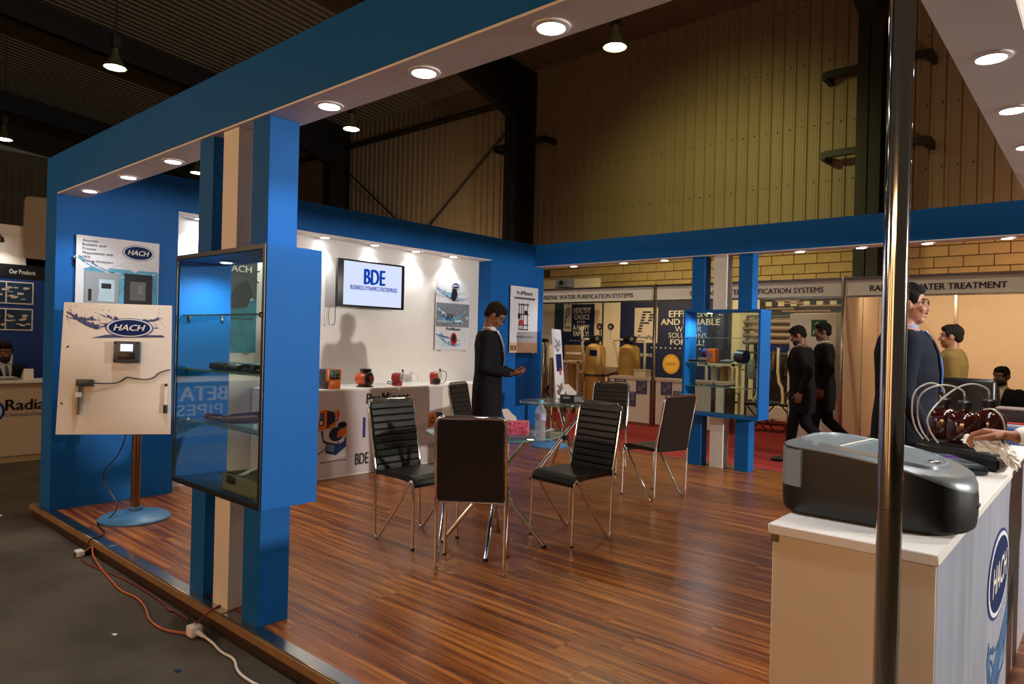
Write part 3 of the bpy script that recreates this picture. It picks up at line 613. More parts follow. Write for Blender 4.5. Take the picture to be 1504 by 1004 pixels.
CH = [((-3.545, 3.12), (1, 0), 'black ribbed chair nearest the television counter, seat turned to the right'),
      ((-2.865, 2.975), (-.62, .78), 'nearest black chair, seen square from behind, at the glass table'),
      ((-2.835, 3.92), (-.12, -.99), 'black ribbed chair facing the camera right of the bottle'),
      ((-3.08, 5.50), (-.97, .24), 'black chair with its plain back turned, before the red carpet'),
      ((-4.10, 6.22), (.3, -.95), 'black ribbed chair half hidden behind the chair facing the camera'),
      ((-4.70, 4.98), (.95, .3), 'dark chair mostly hidden behind the standing man with the phone')]
for i, (p, f, lab) in enumerate(CH):
    if i == 0: ch.location = (p[0], p[1], 0); ch.rotation_euler.z = rzf(*f); ch['label'] = lab; ch['group'] = 'black chairs around the glass tables'
    else: dup(ch, (p[0], p[1], 0), rzf(*f), lab, 'black chairs around the glass tables')
# ------------------------------------------------------------------ glass tables
def table(x, y, a0, lab, r=.45, h=.755):
    t = thing('glass_table', lab, 'table', (x, y, 0), a0, 'round glass tables')
    b = NB(); lathe(b, [(0, h-.01), (r-.004, h-.01), (r, h-.006), (r, h-.003), (r-.004, h), (0, h)], (0, 0, 0), 56); obj('glass_top', b, TABG, t, w=False)
    b = NB(); lathe(b, [(r-.003, h-.009), (r+.0025, h-.009), (r+.0025, h-.0005), (r-.003, h-.001)], (0, 0, 0), 56); e = obj('rim', b, EDGE, t, w=False)
    for k in range(4):
        a_ = k*PI/2; c_, s_ = math.cos(a_), math.sin(a_); o_ = .022
        p0 = Vector((c_*.34-s_*o_, s_*.34+c_*o_, .008)); p1 = Vector((-c_*.25-s_*o_, -s_*.25+c_*o_, h-.014))
        b = NB(); tube(b, [p0, p1], .0165, 14); obj('leg', b, CHROME, t, w=False)
        b = NB(); cyl(b, p1-Vector((0, 0, .004)), p1+Vector((0, 0, .0035)), .028); obj('glass_pad', b, STEEL, t, w=False)
        b = NB(); cyl(b, (p0.x, p0.y, 0), (p0.x, p0.y, .02), .018); obj('foot_cap', b, BLACKP, t, w=False)
    b = NB(); lathe(b, [(0, .405), (.035, .40), (.05, .385), (.05, .36), (.035, .345), (0, .34)], (0, 0, .03), 18); obj('hub', b, BLACKP, t, w=False)
    return t
table(-3.07, 3.37, math.radians(-58), 'round glass table nearest the camera with pink tissue box')
table(-4.13, 5.56, math.radians(-33), 'farther round glass table with a black tissue box')
t = thing('tissue_box', 'pink flowered tissue box on the nearer glass table', 'tissue box', (-2.90, 3.35, .7555))
Mx = Matrix.Translation((-2.90, 3.35, .7555)) @ Matrix.Rotation(math.radians(38), 4, 'Z')
PINK = mat('pink_flower_print', (196, 80, 110), .5, var=.75, vscale=60)
b = NB(); rbox(b, (-.105, -.055, 0), (.105, .055, .085), .004, 1, Mx); obj('carton', b, PINK, t)
def tuft(b, Mx, s=1.):
    rr = random.Random(4); prof = [(-.03, 0), (-.045, .03), (-.06, .07), (-.02, .075), (.005, .05), (.035, .02), (.03, 0)]
    for k in range(3):
        q = NB(); prism(q, [(x*s+rr.uniform(-.006, .006), (k-1)*.012, z*s*(1-.12*k)) for x, z in prof], (0, .004, 0)); merge(b, q, Mx)
b = NB(); tuft(b, Mx @ Matrix.Translation((-.01, 0, .086)), 1.); obj('tissue', b, WHITE, t)
t = thing('water_bottle', 'clear plastic water bottle with blue cap on the nearer glass table', 'bottle', (-2.60, 3.26, .7555))
PET = glass('pet_plastic', (215, 228, 235), milk=.22)
pr = [(0, 0), (.028, 0), (.032, .01)]
for k in range(6): z = .02+k*.016; pr += [(.0325, z), (.0295, z+.008)]
pr += [(.033, .125), (.033, .17), (.03, .185), (.018, .205), (.013, .212), (.013, .225)]
b = NB(); lathe(b, pr, (-2.60, 3.26, .7555), 22); obj('body', b, PET, t, smooth='all')
b = NB(); lathe(b, [(.0336, .125), (.0336, .168)], (-2.60, 3.26, .7555), 22); obj('label_band', b, mat('bottle_label', (150, 150, 190), .4, var=.5, vscale=20), t)
b = NB(); lathe(b, [(0, .246), (.0145, .245), (.0152, .226), (0, .226)], (-2.60, 3.26, .7555), 18); obj('cap', b, mat('cap_blue', (110, 180, 210), .4), t)
t = thing('tissue_box', 'black tissue box with white tissue on the farther glass table', 'tissue box', (-4.02, 5.52, .7555))
Mx = Matrix.Translation((-4.02, 5.52, .7555)) @ Matrix.Rotation(math.radians(42), 4, 'Z')
b = NB(); rbox(b, (-.11, -.055, 0), (.11, .055, .08), .004, 1, Mx); obj('carton', b, BLACKP, t)
b = NB(); rbox(b, (.02, -.0565, .015), (.1, -.0552, .07), .0004, 1, Mx); rbox(b, (-.09, -.0565, .045), (-.02, -.0552, .065), .0004, 1, Mx); obj('carton_print', b, GREYINK, t)
b = NB(); tuft(b, Mx @ Matrix.Translation((0, 0, .081)), 1.4); obj('tissue', b, WHITE, t)

# ------------------------------------------------------------------ boards on disc-foot stands
def disc_stand(x, y, t, ztop, r=.235):
    b = NB(); lathe(b, [(0, 0), (r, 0), (r, .012), (r-.02, .03), (.08, .052), (.05, .06), (.05, .085), (0, .085)], (x, y, .001), 40); obj('disc_foot', b, BLUEMET, t)
    b = NB(); tube(b, [(x, y, .08), (x, y, ztop)], .03, 20); obj('pole', b, mat('satin_pole', (150, 120, 92), .28, 1), t)
t = thing('sensor_board_stand', 'cream board with oval logo and sensors on a blue disc foot', 'display stand', (-5.31, 1.985, 0))
disc_stand(-5.31, 1.985, t, 1.2)
rt = Vector((.60, .80, 0)).normalized(); up = Vector((-.04*rt.y, .04*rt.x, 1)).normalized()
P = PL(Vector((-5.255, 1.885, .625))-rt*.36-rt*.075, rt, up)
b = NB(); prism(b, [P.p(0, 0, 0), P.p(.735, 0, 0), P.p(.715, .92, 0), P.p(.02, .92, 0)], P.n*.012); obj('board', b, CREAM, t)
P.o = P.o+P.n*.012
b = NB(); cyl(b, (-5.31, 1.985, 1.0), (-5.26, 1.93, 1.0), .02); cyl(b, (-5.31, 1.985, .75), (-5.255, 1.92, .75), .02); obj('board_bracket', b, STEEL, t)
splash(P, .04, .70, .30, .90, 60, t, mat('navy_splash', (50, 66, 110), .5, var=.4, vscale=20), 21, .001, .7); splash(P, .25, .68, .70, .9, 60, t, bpy.data.materials['navy_splash'], 27, .001, .55)
b = NB(); P.poly(b, [(.2, .675), (.68, .69), (.66, .705), (.3, .7)], .001); obj('water_print', b, bpy.data.materials['navy_splash'], t)
oval_logo(P, .445, .752, .155, .068, t, .003)
q = NB()
for p in ((.055, .61), (.03, .215)): q2 = P.p(*p, 0); cyl(q, q2, q2+P.n*.003, .007)
obj('screw_head', q, BLACKM, t)
def pbox(P, a0, b0, a1, b1, d0, d1, r=.003):
    q = NB(); rbox(q, (a0, b0, d0), (a1, b1, d1), r, 2)
    Mx = Matrix((P.r, P.u, P.n)).transposed().to_4x4(); Mx.translation = P.o; bmesh.ops.transform(q, matrix=Mx, verts=q.verts); return q
c_ = obj('controller', pbox(P, .36, .505, .525, .655, .0, .05, .008), DKGREY, t)
obj('controller_screen', pbox(P, .405, .585, .485, .635, .05, .052, .0006), emis('lcd', (200, 210, 240), .9), c_)
obj('keypad', pbox(P, .39, .53, .50, .575, .05, .0515, .0006), BLACKP, c_)
b = NB()
for a_ in (.37, .515):
    for z_ in (.515, .645): b2 = pbox(P, a_-.006, z_-.006, a_+.006, z_+.006, .05, .054, .001); merge(b, b2)
obj('screw_head', b, BLACKM, c_)
s_ = obj('sensor_body', pbox(P, .125, .34, .23, .385, 0, .04, .006), DKGREY, t)
b = NB(); cyl(b, P.p(.14, .345, .02), P.p(.14, .29, .02), .014); cyl(b, P.p(.14, .265, .02), P.p(.14, .17, .02), .016); cyl(b, P.p(.14, .17, .02), P.p(.14, .14, .02), .012); obj('sensor_shaft', b, STEEL, s_)
b = NB(); cyl(b, P.p(.14, .295, .02), P.p(.14, .262, .02), .021); obj('sensor_collar', b, WHITE, s_)
b = NB(); tube(b, [P.p(*q) for q in ((.23, .36, .02), (.3, .355, .012), (.38, .36, .01), (.42, .385, .01), (.44, .405, .01), (.46, .40, .01), (.56, .385, .008), (.62, .4, .008), (.65, .44, .008), (.72, .46, .008))], .004, 6, 2); obj('sensor_cable', b, BLACKP, t)
b = NB(); cyl(b, P.p(.70, .34, .015), P.p(.70, .21, .015), .012); obj('probe', b, CREAM, t)
b = NB(); cyl(b, P.p(.70, .36, .015), P.p(.70, .34, .015), .01); cyl(b, P.p(.70, .21, .015), P.p(.70, .15, .015), .014); obj('probe_end', b, BLACKP, t)
t2 = thing('power_cable', 'black power cable hanging from the sensor board to the floor edge', 'cable', (-5.2, 1.85, 0))
b = NB(); tube(b, [(-5.33, 1.93, .74), (-5.30, 1.91, .60), (-5.36, 1.88, .45), (-5.46, 1.80, .33), (-5.38, 1.84, .2), (-5.24, 1.86, .12), (-5.30, 1.80, .02), (-5.38, 1.76, .008), (-5.2, 1.72, .008), (-5.02, 1.70, .008), (-4.96, 1.64, .012), (-4.95, 1.58, .012), (-4.95, 1.565, -.05)], .0048, 6, 3); obj('cable_run', b, BLACKP, t2)
b = NB(); rbox(b, (-4.98, 1.55, -.088), (-4.92, 1.59, -.045), .005, 2); obj('plug', b, BLACKP, t2)
t = thing('sensor_board_stand', 'narrow edge-on display board on a blue disc foot behind the farther table', 'display stand', (-5.5, 7.1, 0))
disc_stand(-5.5, 7.1, t, 1.15, .24)
rt = Vector((-.50, .87, 0)).normalized(); rt = Vector((-.955, -.30, 0)).normalized(); rt = -rt
rt = Vector((-.45, .893, 0)).normalized(); up = Vector((-.09, -.03, 1)).normalized()
P = PL(Vector((-5.36, 7.12, .60))-rt*.3, rt, up)
b = NB(); prism(b, [P.p(0, 0, 0), P.p(.6, 0, 0), P.p(.6, .92, 0), P.p(0, .92, 0)], P.n*.012); obj('board', b, PRINT, t); P.o = P.o+P.n*.012
splash(P, .05, .62, .55, .88, 50, t, GREYP, 33, .001, 1.); 
b = NB(); P.rect(b, .12, .38, .5, .6, .001); obj('picture_print', b, DKBLUE, t); b = NB(); P.rect(b, .3, .33, .4, .42, .003); obj('picture_print', b, REDINK, t)
splash(P, .05, .03, .55, .3, 50, t, mat('brown_print', (110, 90, 80), .5), 35, .001, 1.)

# ------------------------------------------------------------------ pumps on the counter
Z = .8485
t = thing('metering_pump', 'orange and grey box-shaped metering pump, leftmost on the white counter', 'pump', (-5.72, 3.87, Z))
b = NB(); rbox(b, (-5.80, 3.80, Z), (-5.66, 3.95, Z+.19), .012, 2); obj('housing', b, DKGREY, t)
b = NB(); rbox(b, (-5.659, 3.795, Z+.075), (-5.63, 3.955, Z+.19), .006, 2); rbox(b, (-5.659, 3.82, Z), (-5.62, 3.94, Z+.08), .006, 2); obj('front_cover', b, ORANGE, t)
b = NB(); rbox(b, (-5.635, 3.82, Z+.09), (-5.618, 3.93, Z+.185), .006, 2); obj('control_panel', b, BLACKP, t)
b = NB(); cyl(b, (-5.62, 3.86, Z+.12), (-5.605, 3.86, Z+.12), .012); cyl(b, (-5.62, 3.90, Z+.12), (-5.605, 3.90, Z+.12), .01); obj('knob', b, SILVER, t)
b = NB(); rbox(b, (-5.619, 3.835, Z+.145), (-5.614, 3.915, Z+.178), .002, 1); obj('screen', b, mat('lcd_green', (70, 92, 70), .3), t)
b = NB(); P3 = []
for k in range(34):
    a_ = k*.62; P3.append((-5.69+.035*math.sin(a_*.7), 3.70+.055*math.cos(a_)+.01*math.sin(a_*.3), Z+.012+.045*(1+math.sin(a_*1.3))*.9))
tube(b, [(-5.66, 3.81, Z+.02)]+P3, .0038, 5, 1); obj('cable', b, BLACKP, t)
t = thing('electric_motor', 'round orange motor with black end plate on the white counter', 'motor', (-5.72, 4.30, Z))
b = NB(); lathe(b, [(0, -.09), (.05, -.09), (.068, -.06), (.07, .02), (.062, .04), (0, .04)], (-5.72, 4.30, Z+.082), 26, (.95, .28, .05)); obj('housing', b, mat('motor_orange', (206, 84, 24), .3), t)
b = NB(); lathe(b, [(0, .041), (.068, .041), (.07, .06), (.05, .075), (0, .075)], (-5.72, 4.30, Z+.082), 26, (.95, .28, .05)); obj('end_plate', b, BLACKP, t)
b = NB(); lathe(b, [(0, .076), (.028, .076), (.026, .088), (0, .088)], (-5.72, 4.30, Z+.082), 20, (.95, .28, .05)); obj('shaft_cover', b, REDP, t)
b = NB(); rbox(b, (-5.75, 4.255, Z+.152), (-5.68, 4.35, Z+.185), .006, 2); obj('terminal_box', b, BLACKP, t)
b = NB(); rbox(b, (-5.78, 4.24, Z), (-5.66, 4.36, Z+.014), .003, 1); obj('foot', b, BLACKP, t)
def redpump(y, lab, ring):
    t = thing('solenoid_pump', lab, 'pump', (-5.72, y, Z))
    b = NB(); lathe(b, [(0, -.05), (.045, -.05), (.052, -.03), (.054, .03), (.05, .045), (0, .045)], (-5.72, y-.02, Z+.085), 24, (.88, .48, 0)); obj('housing', b, REDP, t)
    b = NB(); rbox(b, (-5.76, y-.06, Z), (-5.68, y+.02, Z+.05), .006, 2); obj('foot', b, REDP, t)
    b = NB(); lathe(b, [(0, .046), (.048, .046), (.052, .052), (.052, .066), (.03, .075), (0, .075)], (-5.72, y-.02, Z+.085), 24, (.88, .48, 0)); obj('pump_head', b, mat('clear_head', (196, 196, 186), .25), t)
    b = NB(); cyl(b, (-5.70, y+.035, Z+.13), (-5.70, y+.035, Z+.155), .006); ell(b, (-5.70, y+.035, Z+.16), .013); obj('vent_knob', b, BLACKP, t)
    b = NB()
    if ring: tube(b, [(-5.70+.01*math.sin(k), y+.07+.07*math.cos(2*PI*k/18+2.2), Z+.078+.068*math.sin(2*PI*k/18+2.2)) for k in range(19)], .004, 6)
    else: tube(b, [(-5.70, y-.06, Z+.03), (-5.68, y-.12, Z+.02), (-5.69, y-.18, Z+.03), (-5.66, y-.2, Z+.05), (-5.68, y-.16, Z+.055), (-5.69, y-.10, Z+.03)], .005, 6, 2)
    obj('cable', b, BLACKP, t)
    if ring: b = NB(); lathe(b, [(0, -.03), (.03, -.03), (.034, .02), (0, .03)], (-5.66, y-.04, Z+.04), 18, (1, .2, 0)); lathe(b, [(0, -.02), (.018, -.02), (.02, .01), (0, .012)], (-5.64, y-.1, Z+.03), 14, (1, .2, 0)); obj('inlet_fitting', b, BLACKP, t)
redpump(4.74, 'small red pump with pale disc head and looped black lead on the counter', False)
redpump(5.28, 'red pump with a big black cable ring at the right end of the counter', True)
# ------------------------------------------------------------------ demonstration counter on the right
t = thing('demonstration_counter', 'white counter with water print and oval logo side in the right foreground', 'counter', (-.52, 3.4, 0))
b = NB(); rbox(b, (-.70, 1.88, .845), (-.299, 5.1, .873), .003, 1); obj('worktop', b, WHITE, t)
b = NB(); rbox(b, (-.688, 1.886, .001), (-.304, 5.09, .8445), .002, 1); obj('body', b, mat('counter_cream', (212, 194, 172), .55), t)
b = NB(); rbox(b, (-.692, 1.882, .825), (-.672, 1.887, .844), .001, 1); obj('cover_strip', b, STEEL, t)
P = PL((-.304, 1.892, 0), (0, 1, 0))
b = NB(); P.rect(b, 0, .0, 3.19, .872, .0004, .0004); obj('side_sheet', b, mat('haze_print', (150, 154, 168), .4, var=.22, vscale=2.5, stretch=(1, 3, .4)), t)
splash(P, .95, .10, 1.6, .42, 90, t, mat('water_blue_print', (50, 96, 140), .45, var=.5, vscale=12), 41, .0012, .45)
b = NB(); P.poly(b, [(.95, .08), (1.75, .30), (1.72, .42), (1.0, .19)], .0012); P.poly(b, [(.93, .3), (1.0, .15), (1.05, .2), (.97, .36)], .0012); obj('water_print', b, bpy.data.materials['water_blue_print'], t)
oval_logo(P, 1.21, .545, .31, .155, t, .002)
b = NB(); P.rect(b, 2.3, .02, 2.6, .86, .0012); obj('print_band', b, mat('maroon_print', (96, 52, 62), .5), t)
# bench-top analyzer
t = thing('benchtop_analyzer', 'big black analyzer with grey sloping lid at the front of the right counter', 'instrument', (-.5, 2.15, .873))
def rounded(pts, it=2):
    pts = [Vector((x, y, 0)) for x, y in pts]
    for _ in range(it):
        q = []
        for i in range(len(pts)): a_, c_ = pts[i], pts[(i+1) % len(pts)]; q += [a_*.8+c_*.2, a_*.2+c_*.8]
        pts = q
    return [(p.x, p.y) for p in pts]
FP = rounded([(-.742, 2.03), (-.745, 2.37), (-.60, 2.405), (-.42, 2.40), (-.31, 2.36), (-.268, 2.28), (-.262, 2.16), (-.30, 2.075), (-.38, 2.035), (-.55, 2.03)], 2)
def topz(x): u = max(0, (x+.74)/.47); return 1.064-.012*u-.058*max(0, u-.15)**1.7
def loft(bm, rings, capb=True, capt=True):
    V = [[bm.verts.new(p) for p in r] for r in rings]; n = len(V[0])
    for A, B in zip(V, V[1:]):
        for i in range(n): bm.faces.new((A[i], A[(i+1) % n], B[(i+1) % n], B[i]))
    if capb: bm.faces.new(V[0][::-1])
    if capt: bm.faces.new(V[-1])
    return bm
cx, cy = -.50, 2.21
def ring(s, zf, sy=None): return [Vector((cx+(x-cx)*s, cy+(y-cy)*(sy or s), zf(x, y))) for x, y in FP]
nose = lambda x: max(0, (x+.42)/.16)**1.5
side = lambda x: topz(x)+.002-.030*nose(x)
b = NB(); loft(b, [ring(.94, lambda x, y: .877), ring(.985, lambda x, y: .886), ring(1.0, lambda x, y: .915), ring(1.0, lambda x, y: .955), ring(.99, lambda x, y: side(x))]); obj('housing', b, BLACKP, t)
b = NB(); loft(b, [ring(.992, lambda x, y: side(x)+.0004), ring(.99, lambda x, y: side(x)+.004+.008*nose(x)), ring(.955, lambda x, y: topz(cx+(x-cx)*.955)+.006), ring(.9, lambda x, y: topz(cx+(x-cx)*.9)+.012), ring(.5, lambda x, y: topz(cx+(x-cx)*.5)+.016), ring(.1, lambda x, y: topz(cx+(x-cx)*.1)+.016)]); obj('top_shell', b, mat('shell_grey', (112, 118, 122), .36, .25), t)
LD = rounded([(-.71, 2.065), (-.71, 2.365), (-.45, 2.365), (-.36, 2.33), (-.325, 2.22), (-.35, 2.10), (-.42, 2.065)], 2)
b = NB(); lx, ly = -.5, 2.21
loft(b, [[Vector((lx+(x-lx)*s, ly+(y-ly)*s, topz(lx+(x-lx)*s)+h)) for x, y in LD] for s, h in ((1, .008), (.985, .022), (.94, .023), (.92, .019), (.5, .019), (.1, .019))]); obj('lid', b, mat('lid_grey', (120, 132, 138), .25), t)
b = NB(); tube(b, [(-.575, 2.075, topz(-.575)+.022), (-.57, 2.2, topz(-.57)+.021), (-.555, 2.35, topz(-.555)+.022)], .002, 6); obj('lid_seam', b, WTEXT, t)
b = NB(); ell(b, (-.365, 2.19, topz(-.365)+.021), (.016, .012, .006)); obj('lid_catch', b, CHROME, t)
b = NB(); ell(b, (-.302, 2.20, topz(-.302)+.005), (.010, .012, .005)); obj('power_button', b, WTEXT, t)
b = NB(); rbox(b, (-.272, 2.19, .937), (-.2605, 2.23, .947), .002, 1); obj('port_door', b, DKGREY, t)
b = NB(); q = [(x, y) for x, y in FP if x < -.69]; q.sort(key=lambda p: math.atan2(p[1]-cy, -(p[0]-cx)))
q = [(-.665, 2.0275)]+q+[(-.665, 2.392)]
for z0, z1 in ((.955, 1.052),):
    A = [b.verts.new((cx+(x-cx)*1.006, cy+(y-cy)*1.02, z0)) for x, y in q]; B = [b.verts.new((cx+(x-cx)*1.0, cy+(y-cy)*1.012, z1+.008)) for x, y in q]
    A2 = [b.verts.new((cx+(x-cx)*.98, cy+(y-cy)*.975, z0)) for x, y in q]; B2 = [b.verts.new((cx+(x-cx)*.97, cy+(y-cy)*.97, z1+.008)) for x, y in q]
    for k in range(len(q)-1): b.faces.new((A[k], A[k+1], B[k+1], B[k])); b.faces.new((A2[k], A2[k+1], B2[k+1], B2[k])); b.faces.new((A[k], A[k+1], A2[k+1], A2[k])); b.faces.new((B[k], B[k+1], B2[k+1], B2[k]))
    for k in (0, -1): b.faces.new((A[k], B[k], B2[k], A2[k]))
obj('corner_trim', b, GREYPL, t)
for p in ((-.69, 2.07), (-.69, 2.34), (-.36, 2.08), (-.36, 2.34)):
    b = NB(); cyl(b, (p[0], p[1], .8732), (p[0], p[1], .88), .012); obj('foot', b, BLACKM, t)
# hand-held meter
t = thing('handheld_meter', 'hand-held meter with colour screen lying behind the analyzer', 'meter', (-.475, 3.335, .873))
Mx = Matrix.Translation((-.475, 3.335, .8735)) @ Matrix.Rotation(math.radians(-57.5), 4, 'Z')
b = NB(); rbox(b, (-.18, -.048, 0), (.16, .048, .035), .016, 3, Mx); ell(b, Mx @ Vector((-.16, 0, .02)), (.05, .048, .019), Mx.to_3x3()); obj('body', b, mat('teal_black', (30, 42, 46), .35), t)
b = NB(); rbox(b, (-.13, -.035, .035), (.14, .035, .038), .001, 1, Mx); obj('face', b, GREYPL, t)
b = NB(); rbox(b, (-.10, -.028, .038), (-.02, .028, .0395), .0006, 1, Mx); obj('screen', b, mat('meter_screen', (90, 60, 130), .2), t)
b = NB(); rbox(b, (.0, -.024, .038), (.1, .024, .0398), .0006, 1, Mx); obj('keypad', b, DKGREY, t)
# dark console behind
t = thing('reagent_console', 'low dark console on which the brown reagent bottles stand', 'instrument', (-.5, 3.65, .873))
b = NB(); prism(b, [(-.335, 3.33, .8735), (-.322, 3.42, .8735), (-.335, 3.88, .8735), (-.69, 3.88, .8735), (-.69, 3.66, .8735), (-.56, 3.56, .8735)], (0, 0, .0615)); bmesh.ops.bevel(b, geom=b.edges[:], offset=.014, segments=3, affect='EDGES'); obj('base', b, BLACKP, t)
b = NB(); prism(b, [(-.345, 3.52, .9355), (-.345, 3.86, .9355), (-.67, 3.86, .9355), (-.67, 3.70, .9355), (-.53, 3.56, .9355)], (0, 0, .0105)); obj('bottle_tray', b, BLACKM, t)
b = NB(); ell(b, (-.65, 3.70, .941), .009); ell(b, (-.62, 3.66, .939), .006); ell(b, (-.59, 3.62, .939), .006); obj('valve', b, CHROME, t)
AMB = mat('amber_glass', (50, 12, 7), .08, coat=.5)
TB = mat('clear_tubing', (186, 180, 170), .25)
for i, (x, y, s, lab) in enumerate(((-.595, 3.78, 1.03, 'left brown reagent bottle with black cap and tube'), (-.495, 3.64, 1.03, 'front brown reagent bottle standing between two others'), (-.42, 3.78, 1.06, 'right brown reagent bottle behind the wiping hand'))):
    t = thing('reagent_bottle', lab, 'bottle', (x, y, .9465), 0, 'brown reagent bottles on the console')
    b = NB(); lathe(b, [(0, 0), (.058*s, 0), (.064*s, .008), (.0655*s, .05*s), (.064*s, .095*s), (.056*s, .118*s), (.035*s, .132*s), (.022*s, .136*s), (.02*s, .142*s), (.02*s, .150*s), (0, .150*s)], (x, y, .9465), 28); obj('body', b, AMB, t)
    b = NB(); lathe(b, [(0, .1505*s), (.027, .1505*s), (.028, .176*s), (.022, .183*s), (0, .183*s)], (x, y, .9465), 20); c_ = obj('cap', b, BLACKP, t)
    b = NB(); zt = .9465+.183*s; cyl(b, (x, y, zt), (x, y, zt+.022), .006); obj('tube_fitting', b, SILVER, c_)
    e = [(-.66, 3.69, .94), (-.63, 3.65, .94), (-.585, 3.60, .94)][i]; k = (0, 1.0, .6)[i]
    b = NB(); tube(b, [(x, y, zt+.015), (x-.005, y, zt+.05), (x-.05-.03*k, y-.05, zt+.075), (x-.11-.05*k, y-.10, zt+.03), (e[0]-.05, e[1]-.01, 1.06), (e[0]-.035, e[1]-.005, .99), e], .0042, 8, 3); obj('tube', b, TB, t)
b = NB(); tube(b, [(-.425, 3.66, 1.10), (-.385, 3.64, 1.11), (-.345, 3.63, 1.06), (-.345, 3.66, .94)], .0042, 8, 2); tag(rebase(obj('loose_tube', b, TB)), 'short curved clear tube between the right bottle and the tissue', 'tube')
# trays and papers farther along the counter
def flat(name, lab, cat, lo, hi, m, grp=None, parts=()):
    t = thing(name, lab, cat, ((lo[0]+hi[0])/2, (lo[1]+hi[1])/2, lo[2]), 0, grp)
    b = NB(); rbox(b, lo, hi, .002, 1); obj('body', b, m, t)
    for nm, l2, h2, m2 in parts: b = NB(); rbox(b, l2, h2, .001, 1); obj(nm, b, m2, t)
    return t
flat('brochure_tray', 'bright blue open brochure tray on the right counter', 'tray', (-.53, 4.45, .8735), (-.31, 4.9, .935), mat('tray_blue', (20, 92, 168), .35), None, [('tray_rim', (-.535, 4.44, .9355), (-.305, 4.91, .942), mat('tray_rim_blue', (120, 180, 215), .35)), ('paper', (-.51, 4.47, .9425), (-.33, 4.88, .955), mat('tray_blue2', (24, 80, 140), .4))])
flat('leaflet_pile', 'pile of white leaflets beside the blue tray', 'papers', (-.64, 4.5, .8735), (-.545, 4.8, .96), WHITE, None, [('leaflet', (-.638, 4.505, .9605), (-.547, 4.79, .964), PVC)])
flat('folder', 'red folder with white edges lying on the blue tray', 'folder', (-.50, 4.52, .9555), (-.33, 4.85, .972), WHITE, None, [('cover', (-.498, 4.525, .9725), (-.332, 4.845, .98), REDP)])
flat('carton', 'dark square carton on top of the red folder', 'box', (-.485, 4.6, .9805), (-.32, 4.8, 1.04), mat('carton_dark', (44, 42, 52), .5), None, [('lid', (-.488, 4.597, 1.0405), (-.317, 4.803, 1.05), mat('carton_lid', (120, 100, 90), .5))])
# cables and litter along the platform edge
t = thing('extension_cord', 'orange cord wandering along the floor in front of the platform', 'cord', (-4.2, 1.5, -.09))
b = NB(); tube(b, [(-4.93, 1.53, -.075), (-4.90, 1.585, -.02), (-4.84, 1.56, -.06), (-4.6, 1.53, -.083), (-4.35, 1.50, -.083), (-4.1, 1.47, -.083), (-3.95, 1.50, -.083), (-3.75, 1.47, -.083), (-3.6, 1.42, -.083), (-3.42, 1.42, -.083), (-3.28, 1.48, -.075)], .0048, 6, 3); obj('cord_run', b, mat('orange_cord', (190, 92, 40), .5), t)
b = NB(); tube(b, [(-4.95, 1.55, -.08), (-4.85, 1.50, -.083), (-4.7, 1.50, -.083), (-4.3, 1.56, -.083), (-4.0, 1.57, -.083), (-3.7, 1.56, -.083), (-3.6, 1.54, -.083), (-3.75, 1.55, -.08), (-3.5, 1.56, -.083), (-3.45, 1.55, -.083)], .004, 6, 3); tag(obj('mains_cord', b, mat('red_cord', (120, 40, 24), .5)), 'thin red cord lying close against the platform front', 'cord'); rebase(bpy.data.objects['mains_cord'])
t = thing('white_power_cord', 'white power cord with plug at the platform edge near the blue post', 'cord', (-3.26, 1.52, -.09))
b = NB(); rbox(b, (-3.30, 1.47, -.088), (-3.235, 1.53, -.035), .012, 2); cyl(b, (-3.25, 1.50, -.06), (-3.18, 1.51, -.07), .014, .007); obj('plug', b, WHITE, t)
b = NB(); tube(b, [(-3.18, 1.51, -.07), (-3.12, 1.52, -.082), (-3.0, 1.50, -.083), (-2.9, 1.515, -.083), (-2.78, 1.46, -.083), (-2.62, 1.46, -.083), (-2.52, 1.49, -.083), (-2.4, 1.44, -.083), (-2.1, 1.42, -.083), (-1.4, 1.36, -.083)], .0055, 8, 3); obj('cord_run', b, WHITE, t)
t = thing('socket_plug', 'small white plug and socket where the black cable meets the orange cord', 'plug', (-4.95, 1.52, -.09))
b = NB(); rbox(b, (-4.98, 1.50, -.089), (-4.91, 1.545, -.05), .008, 2); obj('body', b, WHITE, t); b = NB(); rbox(b, (-4.96, 1.49, -.08), (-4.93, 1.503, -.06), .003, 1); obj('face', b, DKGREY, t)
b = NB(); tube(b, [(-3.27, 1.5, -.04), (-3.29, 1.58, .0), (-3.30, 1.64, .012), (-3.34, 1.69, .006)], .004, 6, 2); tag(rebase(obj('mains_cord', b, bpy.data.materials['red_cord'])), 'short red cord rising over the aluminium edge to the platform', 'cord')
for i, (x, y, s, m, lab) in enumerate(((-3.55, 1.25, .018, WHITE, 'white scrap of paper on the carpet left of the white plug'), (-2.72, 1.30, .018, WHITE, 'white scrap of paper on the carpet below the white cord'), (-6.45, 1.42, .05, WHITE, 'torn strip of tape on the floor by the platform corner'), (-2.98, 1.3, .02, DKBLUE, 'blue scrap on the carpet near the bottom edge'))):
    b = NB(); prism(b, [(x-s, y-s*.4, -.0895), (x+s, y-s*.5, -.0895), (x+s*.8, y+s*.4, -.0895), (x-s*.2, y+s*.5, -.0895)], (0, 0, .002)); tag(rebase(obj('floor_scrap', b, m)), lab, 'litter')

# ================================================================== stands behind the aisle
def fprint(pl, lines, m, par, d=.003):
    for s, a, b_, w_, h, bd in lines: text(pl, s, a, b_, w_, h, m, par, 'lettering', d, bd)
YF = 10.7
NAVY = mat('banner_navy', (14, 26, 66), .5, var=.08)
BEIGE = mat('logo_panel', (206, 190, 172), .55, var=.04)
